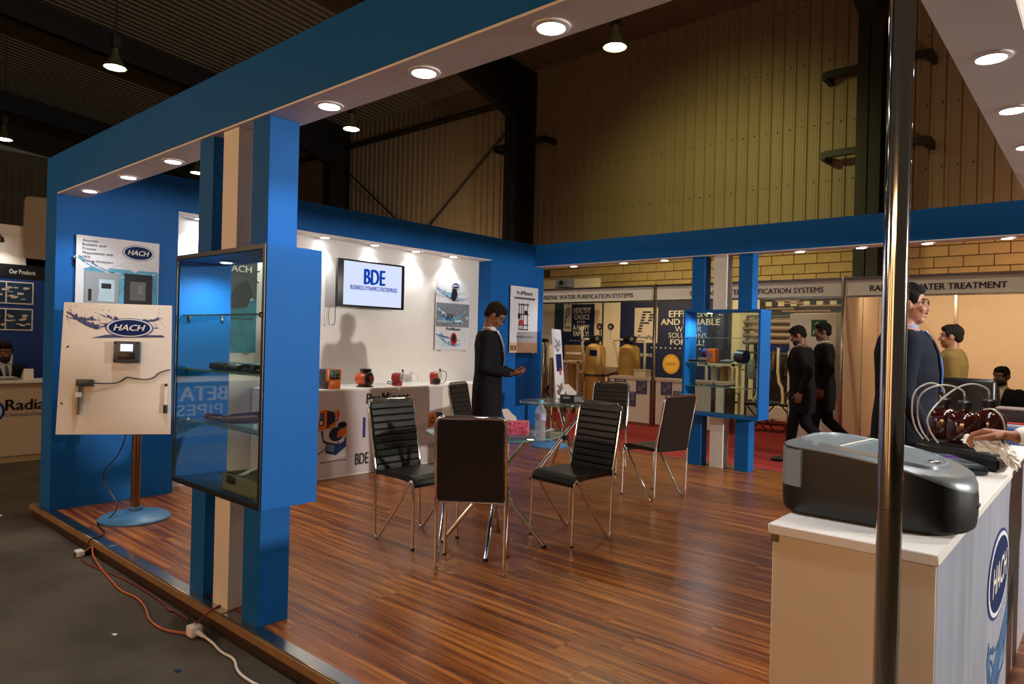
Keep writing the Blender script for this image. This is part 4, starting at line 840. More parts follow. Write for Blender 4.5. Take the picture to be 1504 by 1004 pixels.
# back walls, one panel per metre, each its own piece
ws = NB(); box(ws, (-12.1, 13.62, -.078), (3.1, 13.66, 2.42)); w3 = struct('wall_back', ws, ALU)
pn = NB(); rbox(pn, (.012, -.012, 0), (.978, .012, 2.44), .003, 1); pnm = finish(pn, PEACH, False, 'wall_panel')
for k in range(15):
    o = bpy.data.objects.new('wall_panel', pnm); C.objects.link(o); o.parent = w3; o.location = (-12.05+k*1.005, 13.605, -.075)
b = NB()
for k in range(16): box(b, (-12.075+k*1.005-.0, 13.575, -.077), (-12.035+k*1.005, 13.615, 2.42))
o = obj('wall_upright', b, ALU, w3)
ws = NB(); box(ws, (-3.0, 10.75, 2.38), (-2.96, 13.57, 2.42)); box(ws, (-3.0, 10.75, -.077), (-2.96, 13.57, -.04)); w4 = struct('wall_right', ws, ALU)
for k in range(3):
    b = NB(); rbox(b, (-2.99, 10.78+k*.94, -.04), (-2.965, 10.78+k*.94+.915, 2.38), .003, 1); obj('wall_panel', b, PEACH, w4)
    b = NB(); box(b, (-3.0, 10.78+k*.94+.915, -.04), (-2.955, 10.78+(k+1)*.94, 2.38)); obj('wall_upright', b, ALU, w4)
def fascia(x0, x1, s, a, w_, lab, bold=.025):
    t = thing('stand_fascia', lab, 'sign', ((x0+x1)/2, YF, 2.1))
    b = NB(); rbox(b, (x0, YF, 2.13), (x1, YF+.02, 2.36), .002, 1); obj('fascia_board', b, WHITE, t)
    b = NB(); box(b, (x0, YF-.02, 2.10), (x1, YF+.03, 2.13)); box(b, (x0, YF-.02, 2.36), (x1, YF+.03, 2.395)); obj('fascia_rail', b, ALU, t)
    P = PL((0, YF, 0), (1, 0, 0)); text(P, s, a, 2.185, w_, .082, mat('fascia_ink', (22, 22, 52), .5), t, 'lettering', .002, bold)
fascia(-9.1, -6.08, 'PUREPAK WATER PURIFICATION SYSTEMS', -8.64, 2.15, 'white fascia board lettered in blue over the gold tanks, nearest the blue pillar')
fascia(-6.01, -3.0, 'PUREPAK WATER PURIFICATION SYSTEMS', -5.38, 2.13, 'white fascia board in the middle, its lettering cut by the far blue and white posts')
fascia(-2.94, .1, 'RADIANT WATER TREATMENT', -2.62, 1.59, 'white fascia board lettered WATER TREATMENT at the right', .035)
for x, lab in ((-9.13, 'aluminium stand upright close to the blue pillar'), (-6.045, 'aluminium stand upright between the two lettered white fascias'), (-2.97, 'aluminium stand upright left of the peach lit stand'), (.13, 'aluminium stand upright at the far right')):
    b = NB(); rbox(b, (x-.022, YF-.022, -.089), (x+.022, YF+.03, 2.41), .006, 2); tag(rebase(obj('stand_upright', b, ALU)), lab, 'post', 'aluminium uprights of the stands')
# banners on the back
YB = 13.562
def banner(x0, x1, z0, z1, m, lab, name='banner'):
    t = thing(name, lab, 'banner', ((x0+x1)/2, YB, z0)); b = NB(); rbox(b, (x0, YB, z0), (x1, YB+.006, z1), .001, 1); obj('sheet', b, m, t); return t, PL((0, YB, 0), (1, 0, 0))
def plogo(P, x0, x1, z0, z1, t):
    b = NB(); P.rect(b, x0, z0, x1, z1, .002); obj('logo_panel', b, BEIGE, t); w_ = x1-x0; h = z1-z0
    b = NB(); X = lambda f, k: x0+w_*(f-.028*k)
    for k in range(8):                            # the striped letter P
        za = z1-h*(.10+.078*k); zb_ = za-h*.052; n_ = .0015
        P.poly(b, [(X(.36, k), za), (X(.52, k), za), (X(.505, k), zb_), (X(.345, k), zb_)], .004)
        if k in (0, 4): P.poly(b, [(X(.53, k), za), (X(.70+.01*k, k), za), (X(.72+.01*k, k), zb_), (X(.515, k), zb_)], .0042)
        if k in (1, 2, 3): P.poly(b, [(X(.68, k), za), (X(.84, k), za), (X(.84, k), zb_), (X(.665, k), zb_)], .0042)
    obj('logo_mark', b, NAVY, t); text(P, 'PurePak', x0+w_*.14, z0+h*.1, w_*.74, h*.11, NAVY, t, 'lettering', .004, .03, .2)
t, P = banner(-8.55, -5.9, .60, 2.36, NAVY, 'wide navy banner reading efficient and reliable water solutions for all')
plogo(P, -8.17, -7.58, 1.39, 2.17, t)
fprint(P, [('EFFICIENT', -7.31, 1.96, 1.05, .14, .03), ('AND RELIABLE', -7.50, 1.79, 1.36, .13, .03), ('WATER', -7.16, 1.64, .62, .12, 0), ('SOLUTIONS', -7.31, 1.51, .88, .11, 0), ('FOR ALL!', -7.26, 1.36, .78, .12, .03)], WTEXT, t)
fprint(P, [('USERS', -8.1, 1.08, .4, .07, 0), ('Better Quality', -6.62, .90, .58, .1, .01), ('MADE EASY', -6.60, 1.06, .40, .05, 0)], WTEXT, t)
b = NB()
for k in range(12): P.oval(b, -7.72+k*.115, 1.285, .017, .017, .002, n=8)
o = obj('dot_print', b, WTEXT, t); o['kind'] = 'stuff'
b = NB(); P.oval(b, -7.235, .94, .205, .215, .002); obj('seal', b, mat('seal_gold', (206, 150, 50), .5), t)
b = NB(); P.oval(b, -7.235, .94, .16, .17, .004); obj('seal', b, mat('seal_gold2', (222, 172, 70), .5), t); text(P, 'ECONOMY', -7.36, .91, .25, .06, mat('seal_ink', (150, 100, 30), .5), t, d=.006, bold=.02)
t, P = banner(-10.45, -10.2, .9, 2.3, mat('petrol_print', (30, 62, 84), .5), 'narrow petrol blue strip banner at the left end of the tank stand')
t, P = banner(-10.19, -9.27, .45, 2.28, NAVY, 'narrow navy banner reading healthy choice for a happy family')
plogo(P, -10.17, -9.93, 1.62, 2.27, t)
fprint(P, [('HEALTHY', -9.87, 2.06, .5, .13, .02), ('CHOICE', -9.85, 1.91, .45, .12, .02), ('FOR', -9.76, 1.82, .24, .06, 0), ('A HAPPY', -9.88, 1.66, .48, .12, .02), ('FAMILY!', -9.86, 1.51, .44, .12, .02)], WTEXT, t)
b = NB()
for k in range(7): P.oval(b, -9.95+k*.07, 1.4, .012, .012, .002, n=8)
o = obj('dot_print', b, WTEXT, t); o['kind'] = 'stuff'
t, P = banner(-5.72, -5.34, .9, 2.06, BEIGE, 'upright beige banner with striped P logo seen through the far case'); plogo(P, -5.70, -5.36, 1.34, 2.05, t)
t, P = banner(-5.32, -3.05, .0, 2.40, mat('mural_print', (44, 40, 46), .5, var=.9, vscale=5, stretch=(1, 1, 3)), 'large dark photo mural of a pipe plant behind the walking men')
t['label'] = 'large dark photo mural of a pipe plant behind the walking men'
b = NB(); rr = random.Random(9)
for k in range(16): z = 1.5+k*.05; a_ = rr.uniform(-5.3, -4.2); P.rect(b, a_, z, a_+rr.uniform(.3, 1.1), z+.03, .0012+.0003*k)
obj('pipe_print', b, mat('pipe_print_a', (150, 124, 104), .5, var=.3, vscale=9), t)
b = NB()
for k in range(22): x = rr.uniform(-5.3, -3.2); z = rr.uniform(.2, 1.2); P.rect(b, x, z, x+.05, z+rr.uniform(.2, .6), .0068+.0003*k)
obj('pipe_print', b, mat('pipe_print_b', (130, 108, 92), .5, var=.4, vscale=9), t)
b = NB()
for k in range(9): x = -5.2+.24*k; P.rect(b, x, 2.16, x+.12, 2.25, .0012)
obj('lamp_print', b, BEIGE, t)
b = NB(); P.rect(b, -5.2, 1.28, -4.2, 1.45, .012); P.rect(b, -4.5, 1.3, -4.3, 1.9, .0135); obj('tank_print', b, INKB, t)
# white refrigerator-like cabinet with the green sign
t = thing('white_cabinet', 'tall white cabinet with a green sign behind the walking men', 'cabinet', (-3.55, 11.3, -.089))
b = NB(); rbox(b, (-3.9, 11.2, -.07), (-3.2, 11.5, 1.9), .01, 2); obj('body', b, WHITE, t)
P = PL((0, 11.2, 0), (1, 0, 0)); b = NB(); P.rect(b, -3.57, 1.54, -3.34, 1.80, .001); sg = obj('green_sign', b, mat('sign_green', (20, 110, 54), .5), t)
b = NB(); P.oval(b, -3.46, 1.72, .055, .045, .003); obj('sign_emblem', b, WTEXT, sg); b = NB(); P.oval(b, -3.455, 1.715, .035, .025, .0045); obj('sign_emblem', b, bpy.data.materials['sign_green'], sg)
text(P, 'AUDS', -3.55, 1.575, .2, .07, WTEXT, sg, bold=.02)
text(P, 'FILTER', -3.7, .2, .2, .05, INKB, t); b = NB(); box(b, (-3.92, 11.19, -.089), (-3.18, 11.52, -.07)); obj('plinth', b, ALU, t)
# low counters with little posters
for x0, x1, lab in ((-6.95, -6.08, 'white stand counter with three small posters left of the upright'), (-6.01, -4.95, 'white stand counter with two small posters right of the upright'), (-4.91, -4.72, 'narrow end counter of the tank stand seen through the far case')):
    t = thing('stand_counter', lab, 'counter', ((x0+x1)/2, 10.9, -.089))
    b = NB(); rbox(b, (x0+.02, 10.7, -.03), (x1-.02, 11.08, .72), .003, 1); obj('body', b, WHITE, t)
    b = NB(); box(b, (x0, 10.69, .721), (x1, 11.1, .765)); obj('worktop', b, BEIGE, t)
    b = NB(); box(b, (x0, 10.69, -.078), (x1, 11.08, -.031)); box(b, (x1-.018, 10.69, -.031), (x1, 11.08, .72)); obj('rail', b, ALU, t)
P = PL((0, 10.7, 0), (1, 0, 0))
PP = mat('leaflet_print', (70, 74, 110), .5, var=.6, vscale=14)
for a0, b0, w_, h, lab in ((-6.83, .50, .24, .22, 'small blue poster at the left of the stand counter'), (-6.38, .475, .22, .265, 'small blue poster at upper right of the stand counter'), (-6.60, .245, .22, .26, 'small blue poster set lowest on the stand counter'), (-5.89, .485, .215, .26, 'small blue poster on the counter right of the upright'), (-5.65, .40, .215, .17, 'small blue poster half hidden by the chair back and blue post')):
    t = thing('small_poster', lab, 'poster', (a0, 10.69, b0)); b = NB(); P.rect(b, a0, b0, a0+w_, b0+h, .003, .002); obj('sheet', b, PP, t)
    text(P, 'WATER', a0+.03, b0+h-.045, w_-.06, .03, WTEXT, t, d=.006)
    b = NB(); P.rect(b, a0+.04, b0+.05, a0+w_*.5, b0+h*.5, .0055); P.rect(b, a0+w_*.55, b0+h*.4, a0+w_*.85, b0+h*.7, .0055); obj('picture_print', b, mat('leaflet_pale', (120, 116, 120), .5), t)
# gold tanks
def tank(x, y, lab, zt=1.345, r=.205):
    t = thing('pressure_tank', lab, 'tank', (x, y, -.089))
    b = NB(); lathe(b, [(0, -.06), (r*.8, -.06), (r, .0), (r, .70), (r*1.015, .71), (r*1.015, .74), (r, .75), (r, zt-.17), (r*.9, zt-.07), (r*.55, zt-.015), (r*.3, zt), (0, zt)], (x, y, 0), 30); obj('shell', b, GOLD, t)
    b = NB(); lathe(b, [(r*1.02, .70), (r*1.03, .72), (r*1.02, .745)], (x, y, 0), 30); obj('band', b, DKGREY, t)
    b = NB(); cyl(b, (x, y, -.089), (x, y, -.055), r*.85); obj('base', b, BLACKP, t)
    b = NB(); cyl(b, (x, y, zt-.005), (x, y, zt+.06), .07); rbox(b, (x-.12, y-.07, zt+.03), (x+.09, y+.08, zt+.16), .02, 2); cyl(b, (x+.1, y-.1, zt+.1), (x+.1, y, zt+.1), .065, seg=20); hd = obj('valve_head', b, BLACKP, t)
    b = NB(); cyl(b, (x+.1, y-.11, zt+.1), (x+.1, y-.101, zt+.1), .042, seg=20); obj('dial', b, GREYP, hd)
    return t
t = tank(-7.74, 11.4, 'gold pressure tank with black valve head, left one of two')
b = NB(); P2 = PL((0, 11.195, 0), (1, 0, 0)); P2.rect(b, -7.74, 1.1, -7.57, 1.22, .001, .002); obj('label', b, NAVY, t)
b = NB(); tube(b, [(-7.82, 11.38, 1.42), (-8.0, 11.38, 1.43), (-8.05, 11.38, 1.4), (-8.05, 11.38, 1.25), (-7.98, 11.38, 1.05), (-7.98, 11.38, .8), (-8.08, 11.38, .75)], .024, 8, 1); obj('pipe', b, PVC, t)
b = NB(); cyl(b, (-8.05, 11.36, 1.43), (-8.05, 11.36, 1.58), .02); lathe(b, [(0, 0), (.05, 0), (.05, .03), (0, .03)], (-8.05, 11.36, 1.63), 16, (0, -1, 0)); obj('gauge', b, PVC, t)
t = tank(-6.96, 11.4, 'gold pressure tank with black valve head, right one of two beside the navy banner')
b = NB(); tube(b, [(-7.05, 11.38, 1.43), (-7.3, 11.38, 1.43), (-7.32, 11.38, 1.38), (-7.22, 11.38, 1.15), (-7.2, 11.38, .95)], .02, 8, 1); obj('pipe', b, PVC, t)
b = NB(); tube(b, [(-6.86, 11.38, 1.43), (-6.64, 11.38, 1.43), (-6.62, 11.38, 1.4), (-6.62, 11.38, .77)], .024, 8, 0); obj('pipe', b, PVC, t)
b = NB(); cyl(b, (-7.36, 11.36, 1.45), (-7.36, 11.36, 1.62), .018); obj('gauge_stem', b, PVC, t)
for x, z in ((-7.62, 1.68), (-7.36, 1.68)):
    g_ = thing('pressure_gauge', 'round pressure gauge above the %s gold tank' % ('left' if x < -7.5 else 'pipe beside the right'), 'gauge', (x, 11.36, z))
    b = NB(); lathe(b, [(.04, 0), (.06, 0), (.065, .03), (.04, .035)], (x, 11.36, z), 18, (0, -1, 0)); obj('bezel', b, BLACKP, g_)
    b = NB(); lathe(b, [(0, .01), (.045, .01), (.045, .02), (0, .02)], (x, 11.36, z), 18, (0, -1, 0)); obj('dial', b, BEIGE, g_)
    b = NB(); cyl(b, (x, 11.36, z-.06), (x, 11.37, 1.52 if x < -7.5 else 1.44), .012); obj('stem', b, BLACKP, g_)
t = thing('dosing_unit', 'cream dosing unit with pipes between the two gold tanks', 'equipment', (-7.4, 11.45, -.089))
b = NB(); rbox(b, (-7.5, 11.35, .74), (-7.2, 11.6, .90), .01, 2); obj('tray', b, PVC, t)
b = NB(); rbox(b, (-7.49, 11.45, -.089), (-7.24, 11.58, .739), .01, 1); obj('pedestal', b, BEIGE, t)
b = NB(); cap(b, (-7.45, 11.33, .72), (-7.2, 11.33, .80), .02); cap(b, (-7.35, 11.33, .62), (-7.2, 11.33, .66), .018); obj('injector', b, mat('brown_pvc', (120, 60, 40), .5), t)
t = thing('small_carton', 'small cream carton on the stand counter by the upright', 'box', (-6.38, 10.9, .766)); b = NB(); rbox(b, (-6.50, 10.8, .766), (-6.26, 11.0, .88), .004, 1); obj('carton', b, PVC, t)
b = NB(); rbox(b, (-6.505, 10.795, .881), (-6.255, 11.005, .9), .003, 1); obj('lid', b, BEIGE, t)
# filter racks
def rack(x0, x1, y, z0, z1, lab, legs=None):
    t = thing('filter_rack', lab, 'equipment', ((x0+x1)/2, y, legs if legs is not None else z0)); zb = legs if legs is not None else z0
    b = NB(); e = .02
    for x in (x0, x1):
        for yy in (y-.15, y+.15): box(b, (x-e, yy-e, zb), (x+e, yy+e, z1))
    box(b, (x0-e, y-.17, z1-.04), (x1+e, y+.17, z1)); box(b, (x0-e, y-.17, z0-.02), (x1+e, y+.17, z0)); obj('rack_frame', b, PVC, t)
    n = 3; w_ = (x1-x0)/n
    for k in range(n):
        x = x0+w_*(k+.5); b = NB(); lathe(b, [(0, z0+.001), (w_*.3, z0+.001), (w_*.36, z0+.05), (w_*.36, z1-.16), (w_*.4, z1-.15), (w_*.4, z1-.08), (0, z1-.07)], (x, y, 0), 18); obj('filter_housing', b, GOLD if k % 2 else PVC, t)
    return t
rack(-5.6, -5.1, 12.0, .52, 1.04, 'cream frame with filter housings seen through the far case', -.089)
rack(-8.58, -8.12, 11.5, .34, .98, 'cream frame with upright filter housings left of the gold tanks', -.089)
t = thing('machine_column', 'tall metal cylinder with dark fittings close to the blue pillar', 'equipment', (-9.0, 11.5, -.089))
for x, m, h in ((-9.12, STEEL, 1.33), (-8.9, PVC, 1.3), (-8.98, STEEL, .9)):
    b = NB(); lathe(b, [(0, -.088), (.075, -.088), (.085, .0), (.085, h-.08), (.05, h), (0, h)], (x, 11.45 if x != -8.98 else 11.3, 0), 18); obj('cylinder', b, m, t)
b = NB(); rbox(b, (-9.2, 11.4, 1.34), (-9.0, 11.5, 1.42), .01, 1); obj('valve_head', b, BLACKP, t)
b = NB(); tube(b, [(-8.8, 11.2, .35), (-8.7, 11.2, .5), (-8.62, 11.2, .35), (-8.7, 11.2, .2), (-8.8, 11.2, .35)], .03, 8, 2); obj('hose', b, BLACKP, t)
t = thing('wooden_panel', 'brown wooden board leaning behind the filter frame', 'board', (-8.62, 11.9, -.089)); b = NB(); rbox(b, (-8.85, 11.85, -.089), (-8.35, 11.9, 1.3), .004, 1); obj('board', b, WOODE, t)
b = NB()
for k in range(4): rbox(b, (-8.8, 11.844, .2+k*.3), (-8.4, 11.849, .25+k*.3), .001, 1)
obj('batten', b, BEIGE, t)
# pipe skid on the right part
t = thing('membrane_skid', 'skid of cream pipes and grey filters left of the walking men', 'equipment', (-4.75, 12.9, -.089))
b = NB()
for x in (-5.2, -4.3):
    for y in (12.7, 13.1): box(b, (x-.025, y-.025, -.089), (x+.025, y+.025, 1.95))
for z in (.35, 1.25, 1.93): box(b, (-5.22, 12.68, z-.02), (-4.28, 12.73, z+.02))
obj('skid_frame', b, mat('skid_steel', (70, 72, 84), .5), t)
for k in range(4): b = NB(); cap(b, (-5.25, 12.72, 1.45+k*.125), (-4.2, 12.72, 1.45+k*.125), .05); obj('membrane_tube', b, mat('membrane_shell', (128, 108, 92), .5), t)
for x, pts in ((-4.6, [(0, 1.35), (0, .75), (.1, .6), (.1, .1)]), (-4.95, [(0, 1.4), (0, .5), (-.1, .35), (-.1, .05)]), (-4.4, [(0, 1.3), (0, .3)])):
    b = NB(); tube(b, [(x+dx, 12.66, z) for dx, z in pts], .028, 8, 1); obj('pipe', b, PVC, t)
for x in (-5.08, -4.78): b = NB(); lathe(b, [(0, .75), (.06, .76), (.07, .8), (.07, 1.1), (.05, 1.14), (0, 1.14)], (x, 12.62, 0), 16); obj('filter_housing', b, GREYPL, t)
b = NB(); rbox(b, (-5.15, 12.6, .05), (-4.4, 12.9, .28), .01, 1); obj('pump_base', b, BEIGE, t)
for i, (x, y, lab) in enumerate(((-5.15, 11.5, 'low folding stool seen through the far case beside the white counter'), (-4.55, 11.75, 'dark folding stool under the display of the far case'), (-4.0, 11.9, 'dark folding stool beside the leading walker'))):
    t = thing('folding_stool', lab, 'stool', (x, y, -.089))
    b = NB(); rbox(b, (x-.22, y-.18, .36), (x+.22, y+.18, .40), .01, 2); obj('seat', b, BLACKP, t)
    for sx in (-1, 1):
        b = NB(); tube(b, [(x-.18*sx, y-.15*1, -.075), (x+.18*sx, y-.15, .36)], .012, 6); obj('leg', b, BLACKM, t)
        b = NB(); tube(b, [(x-.18*sx, y+.15*1, -.075), (x+.18*sx, y+.15, .36)], .012, 6); obj('leg', b, BLACKM, t)
t = thing('ceiling_projector', 'small white box camera on the wall rail above the lettered fascia', 'camera', (-9.3, 12.6, 2.45))
b = NB(); rbox(b, (-9.63, 12.5, 2.6), (-9.28, 12.75, 2.8), .01, 1); obj('body', b, GREYP, t); b = NB(); cyl(b, (-9.45, 12.5, 2.7), (-9.45, 12.46, 2.7), .05); obj('lens', b, BLACKP, t)
b = NB(); rbox(b, (-10.4, 12.76, 2.56), (-8.6, 12.82, 2.80), .004, 1); obj('rail', b, PVC, t)
b = NB(); box(b, (-9.5, 12.82, 2.6), (-9.4, 13.98, 2.66)); obj('bracket', b, ALU, t)
# dark desk and chair in the peach stand
t = thing('reception_desk', 'white-topped dark desk in front of the seated man at the right', 'desk', (-1.0, 9.3, -.089))
b = NB(); rbox(b, (-1.75, 9.0, -.088), (-.35, 9.5, .70), .004, 1); obj('body', b, BLACKP, t); b = NB(); rbox(b, (-1.78, 8.97, .7005), (-.32, 9.53, .735), .004, 1); obj('desktop', b, WHITE, t)
t = thing('office_chair', 'black high-backed chair right of the man in the dark suit', 'chair', (-.80, 5.75, .0))
b = NB(); rbox(b, (-1.02, 5.7, .5), (-.60, 5.78, 1.17), .03, 3); obj('backrest', b, LEATHER, t); b = NB(); rbox(b, (-1.03, 5.78, .40), (-.59, 6.2, .48), .03, 3); obj('seat', b, LEATHER, t)
b = NB(); tube(b, [(-.81, 5.98, .40), (-.81, 5.98, .07)], .03); obj('stem', b, CHROME, t)
b = NB(); tube(b, [(-.60, 5.80, 1.12), (-.575, 5.80, .8), (-.6, 5.82, .45)], .011, 8, 1); obj('side_tube', b, CHROME, t)
for k in range(5): a_ = k*2*PI/5; b = NB(); tube(b, [(-.81, 5.98, .09), (-.81+.27*math.cos(a_), 5.98+.27*math.sin(a_), .045)], .016); ell(b, (-.81+.27*math.cos(a_), 5.98+.27*math.sin(a_), .026), .025); obj('leg', b, BLACKP, t)

# lights of these stands: arm spots on the fascia
for i, (x, y, z, pw, col, tg) in enumerate(((-8.2, 10.75, 2.5, 34, HAL, (-7.8, 13, .9)), (-6.9, 10.75, 2.5, 30, HAL, (-7.0, 13, 1.0)), (-4.9, 10.75, 2.5, 26, (1, .75, .5), (-4.9, 13, .8)), (-3.6, 10.75, 2.5, 12, (1, .75, .5), (-3.6, 13, .6)),
        (-2.5, 10.78, 2.5, 26, (1, .66, .36), (-2.4, 13.2, 1.3)), (-1.4, 10.78, 2.5, 28, (1, .66, .36), (-1.3, 13.2, 1.3)), (-.5, 10.78, 2.5, 28, (1, .66, .36), (-.5, 13.2, 1.3)), (.6, 10.78, 2.5, 30, (1, .66, .36), (.6, 13.2, 1.3)))):
    lamp('stand_spot', 'SPOT', (x, y+.5, z), pw, col, tg, spot_size=2.3, spot_blend=1, shadow_soft_size=.06)
lamp('wall_wash', 'SPOT', (-13.8, 11.5, 2.6), 90, (1, .72, .42), (-14.2, 14, 4.2), spot_size=1.9, spot_blend=1, shadow_soft_size=.1)
lamp('wall_wash', 'SPOT', (.6, 11.5, 2.7), 110, (1, .62, .4), (.6, 14, 4.6), spot_size=2.3, spot_blend=1, shadow_soft_size=.1)

# ================================================================== the stand at the far left
t = thing('stand_counter', 'white counter lettered Radian Chemical at the far left', 'counter', (-9.2, 1.6, -.089))
b = NB(); rbox(b, (-9.12, .3, -.02), (-8.9, 3.2, .76), .004, 1); obj('body', b, mat('counter_white', (196, 176, 158), .5), t)
b = NB(); rbox(b, (-9.32, .27, .761), (-8.87, 3.23, .79), .004, 1); obj('worktop', b, WHITE, t); b = NB(); rbox(b, (-9.1, .33, -.089), (-8.93, 3.17, -.021), .002, 1); obj('plinth', b, PVC, t)
P = PL((-8.9, 0, 0), (0, 1, 0)); text(P, 'Radian', 2.005, .475, .44, .115, INK, t, bold=.03); text(P, 'Chemical (Pvt)', 2.0, .40, .34, .05, GREYINK, t)
b = NB(); P.oval(b, 1.88, .47, .12, .12, .001); obj('logo_ring', b, INKB, t); b = NB(); P.oval(b, 1.875, .47, .1, .1, .003); obj('logo_field', b, PALEAQ, t); b = NB(); P.oval(b, 1.86, .475, .075, .08, .005); obj('logo_field', b, mat('logo_blue', (60, 100, 160), .5), t)
bm = NB(); box(bm, (-10.35, .2, -.089), (-10.2, 3.4, 2.42)); struct('wall_left', bm, CREAM)
t = thing('product_panel', 'dark blue wall panel headed Our Products at the far left', 'panel', (-10.19, 1.8, .8))
P = PL((-10.198, 0, 0), (0, 1, 0)); b = NB(); P.rect(b, .3, .2, 2.85, 2.10, .0, .01); obj('sheet', b, mat('panel_blue', (20, 54, 120), .5), t)
b = NB(); P.rect(b, .3, 1.97, 2.85, 2.14, .0105, .004); obj('header', b, INK, t); text(P, 'Our Products', 2.30, 2.025, .27, .055, WTEXT, t, d=.016, bold=.01)
for z0, z1, sd in ((1.655, 1.93, 3), (1.33, 1.60, 4)):
    b = NB(); P.rect(b, 1.7, z0, 2.555, z1, .011, .004); fr = obj('picture_frame', b, WTEXT, t)
    b = NB(); P.rect(b, 1.72, z0+.015, 2.265, z1-.015, .0155); P.rect(b, 2.28, z0+.015, 2.54, z1-.015, .0155); obj('picture_print', b, mat('product_print', (36, 58, 84), .4, var=.5, vscale=6), fr)
    rr = random.Random(sd); b = NB()
    for k in range(22): y = rr.uniform(2.0, 2.48); z = rr.uniform(z0+.04, z1-.07); P.rect(b, y, z, y+.05, z+rr.uniform(.008, .03), .017+.0002*k, .0004)
    o = obj('picture_detail', b, BEIGE, fr); o['kind'] = 'stuff'
t = thing('arch_panel', 'pale rounded panel rising above the far left stand', 'panel', (-10.1, 2.6, 2.3))
P = PL((-10.19, 0, 0), (0, 1, 0)); b = NB(); P.poly(b, rounded([(2.43, 2.26), (2.47, 2.22), (3.46, 2.22), (3.5, 2.26), (3.5, 2.96), (3.46, 3.0), (2.47, 3.0), (2.43, 2.96)], 2), 0, .05); obj('sheet', b, mat('taupe_panel', (150, 132, 112), .55), t)
b = NB(); P.poly(b, rounded([(2.47, 2.14), (2.52, 2.10), (3.5, 2.10), (3.5, 2.3), (2.47, 2.3)], 2), -.03, .02); obj('rear_sheet', b, CREAM, t)
b = NB(); P.oval(b, 2.87, 2.62, .16, .17, .052, .004); obj('roundel', b, DKBLUE, t)
bm = NB(); box(bm, (-10.34, .2, 2.42), (-10.2, 2.6, 2.62)); struct('trim_10', bm, CREAM)
t = thing('arm_spotlight', 'small glowing arm spotlight at the far left edge', 'lamp', (-10.0, 2.17, 2.4))
b = NB(); cyl(b, (-10.0, 2.17, 2.39), (-9.97, 2.17, 2.43), .035, .02); tube(b, [(-9.97, 2.17, 2.43), (-10.0, 2.14, 2.5), (-10.18, 2.1, 2.5)], .008, 6, 1); obj('arm', b, STEEL, t)
b = NB(); cyl(b, (-10.002, 2.17, 2.385), (-10.0, 2.17, 2.389), .03); obj('lens', b, LED, t)
lamp('arm_spot_beam', 'SPOT', (-9.98, 2.17, 2.37), 5, (.95, 1, .95), (-10.2, 2.25, 1.6), spot_size=2.0, spot_blend=.8, shadow_soft_size=.03)
t = thing('white_chair', 'pale chair back behind the seated man at the far left', 'chair', (-9.85, 2.16, -.089))
b = NB(); rbox(b, (-9.98, 1.92, .4), (-9.93, 2.3, 1.06), .02, 2); obj('backrest', b, CREAM, t); b = NB(); rbox(b, (-9.93, 1.92, .22), (-9.5-.05, 2.3, .265), .015, 2); obj('seat', b, CREAM, t)
for x in (-9.955, -9.6):
    for y in (1.95, 2.27): b = NB(); cyl(b, (x, y, -.089), (x, y, .22 if x > -9.8 else .42), .014); obj('leg', b, STEEL, t)
t = thing('note_card', 'small white card standing on the far left counter', 'card', (-9.05, 2.24, .79)); b = NB(); prism(b, [(-9.05, 2.19, .7905), (-9.05, 2.29, .7905), (-9.10, 2.30, .91), (-9.10, 2.21, .91)], (.004, 0, 0)); obj('front_leaf', b, WHITE, t)
b = NB(); prism(b, [(-9.104, 2.21, .91), (-9.104, 2.30, .91), (-9.16, 2.29, .7905), (-9.16, 2.19, .7905)], (.004, 0, 0)); obj('rear_leaf', b, WHITE, t)
flat('paper_stack', 'low stack of papers on the far left counter', 'papers', (-9.2, 1.96, .7905), (-9.0, 2.14, .82), GREYP, None, [('top_sheet', (-9.19, 1.965, .8205), (-9.01, 2.13, .823), WHITE)])
# across the aisle, behind the camera's left: the counter mirrored in the glass of the case
t = thing('stand_counter', 'blue counter lettered BETA PIPES, mirrored in the glass of the near case', 'counter', (-9.2, -1.2, -.089))
b = NB(); rbox(b, (-9.5, -2.3, -.088), (-8.92, -.35, .72), .004, 1); obj('body', b, mat('beta_blue', (60, 84, 170), .5), t); b = NB(); rbox(b, (-9.55, -2.35, .721), (-8.87, -.3, .76), .004, 1); obj('worktop', b, WHITE, t)
P = PL((-8.92, 0, 0), (0, 1, 0)); 
b = NB(); P.rect(b, -2.28, .02, -.38, .26, .0005, .001); obj('print_band', b, mat('beta_pale', (120, 140, 190), .5), t)
text(P, 'BETA', -1.30, .48, .62, .19, WTEXT, t, bold=.03, d=.002); text(P, 'PIPES', -1.24, .29, .6, .14, WTEXT, t, bold=.0, d=.002); text(P, "Pakistan's", -1.22, .13, .55, .1, mat('beta_teal', (40, 110, 150), .5), t, bold=.02, d=.002)
lamp('beta_light', 'SPOT', (-7.8, -1.2, 2.4), 60, (1, .95, .9), (-9.0, -1.0, .4), spot_size=1.5, spot_blend=.8, shadow_soft_size=.05)
# unseen panels behind the camera with warm lamps, added for bounce and pole streaks
for x0, x1 in ((-9, -5), (-4.2, -2.9), (-1.7, .1)): bm = NB(); box(bm, (x0, -5.6, -.089), (x1, -5.5, 2.5)); struct('wall_bounce', bm, PEACH)
for x in (-7, -3.5, -.8): lamp('stand_spot', 'SPOT', (x, -4.0, 2.55), 210, (1, .6, .32), (x, -5.5, 1.2), spot_size=2.5, spot_blend=1, shadow_soft_size=.08)

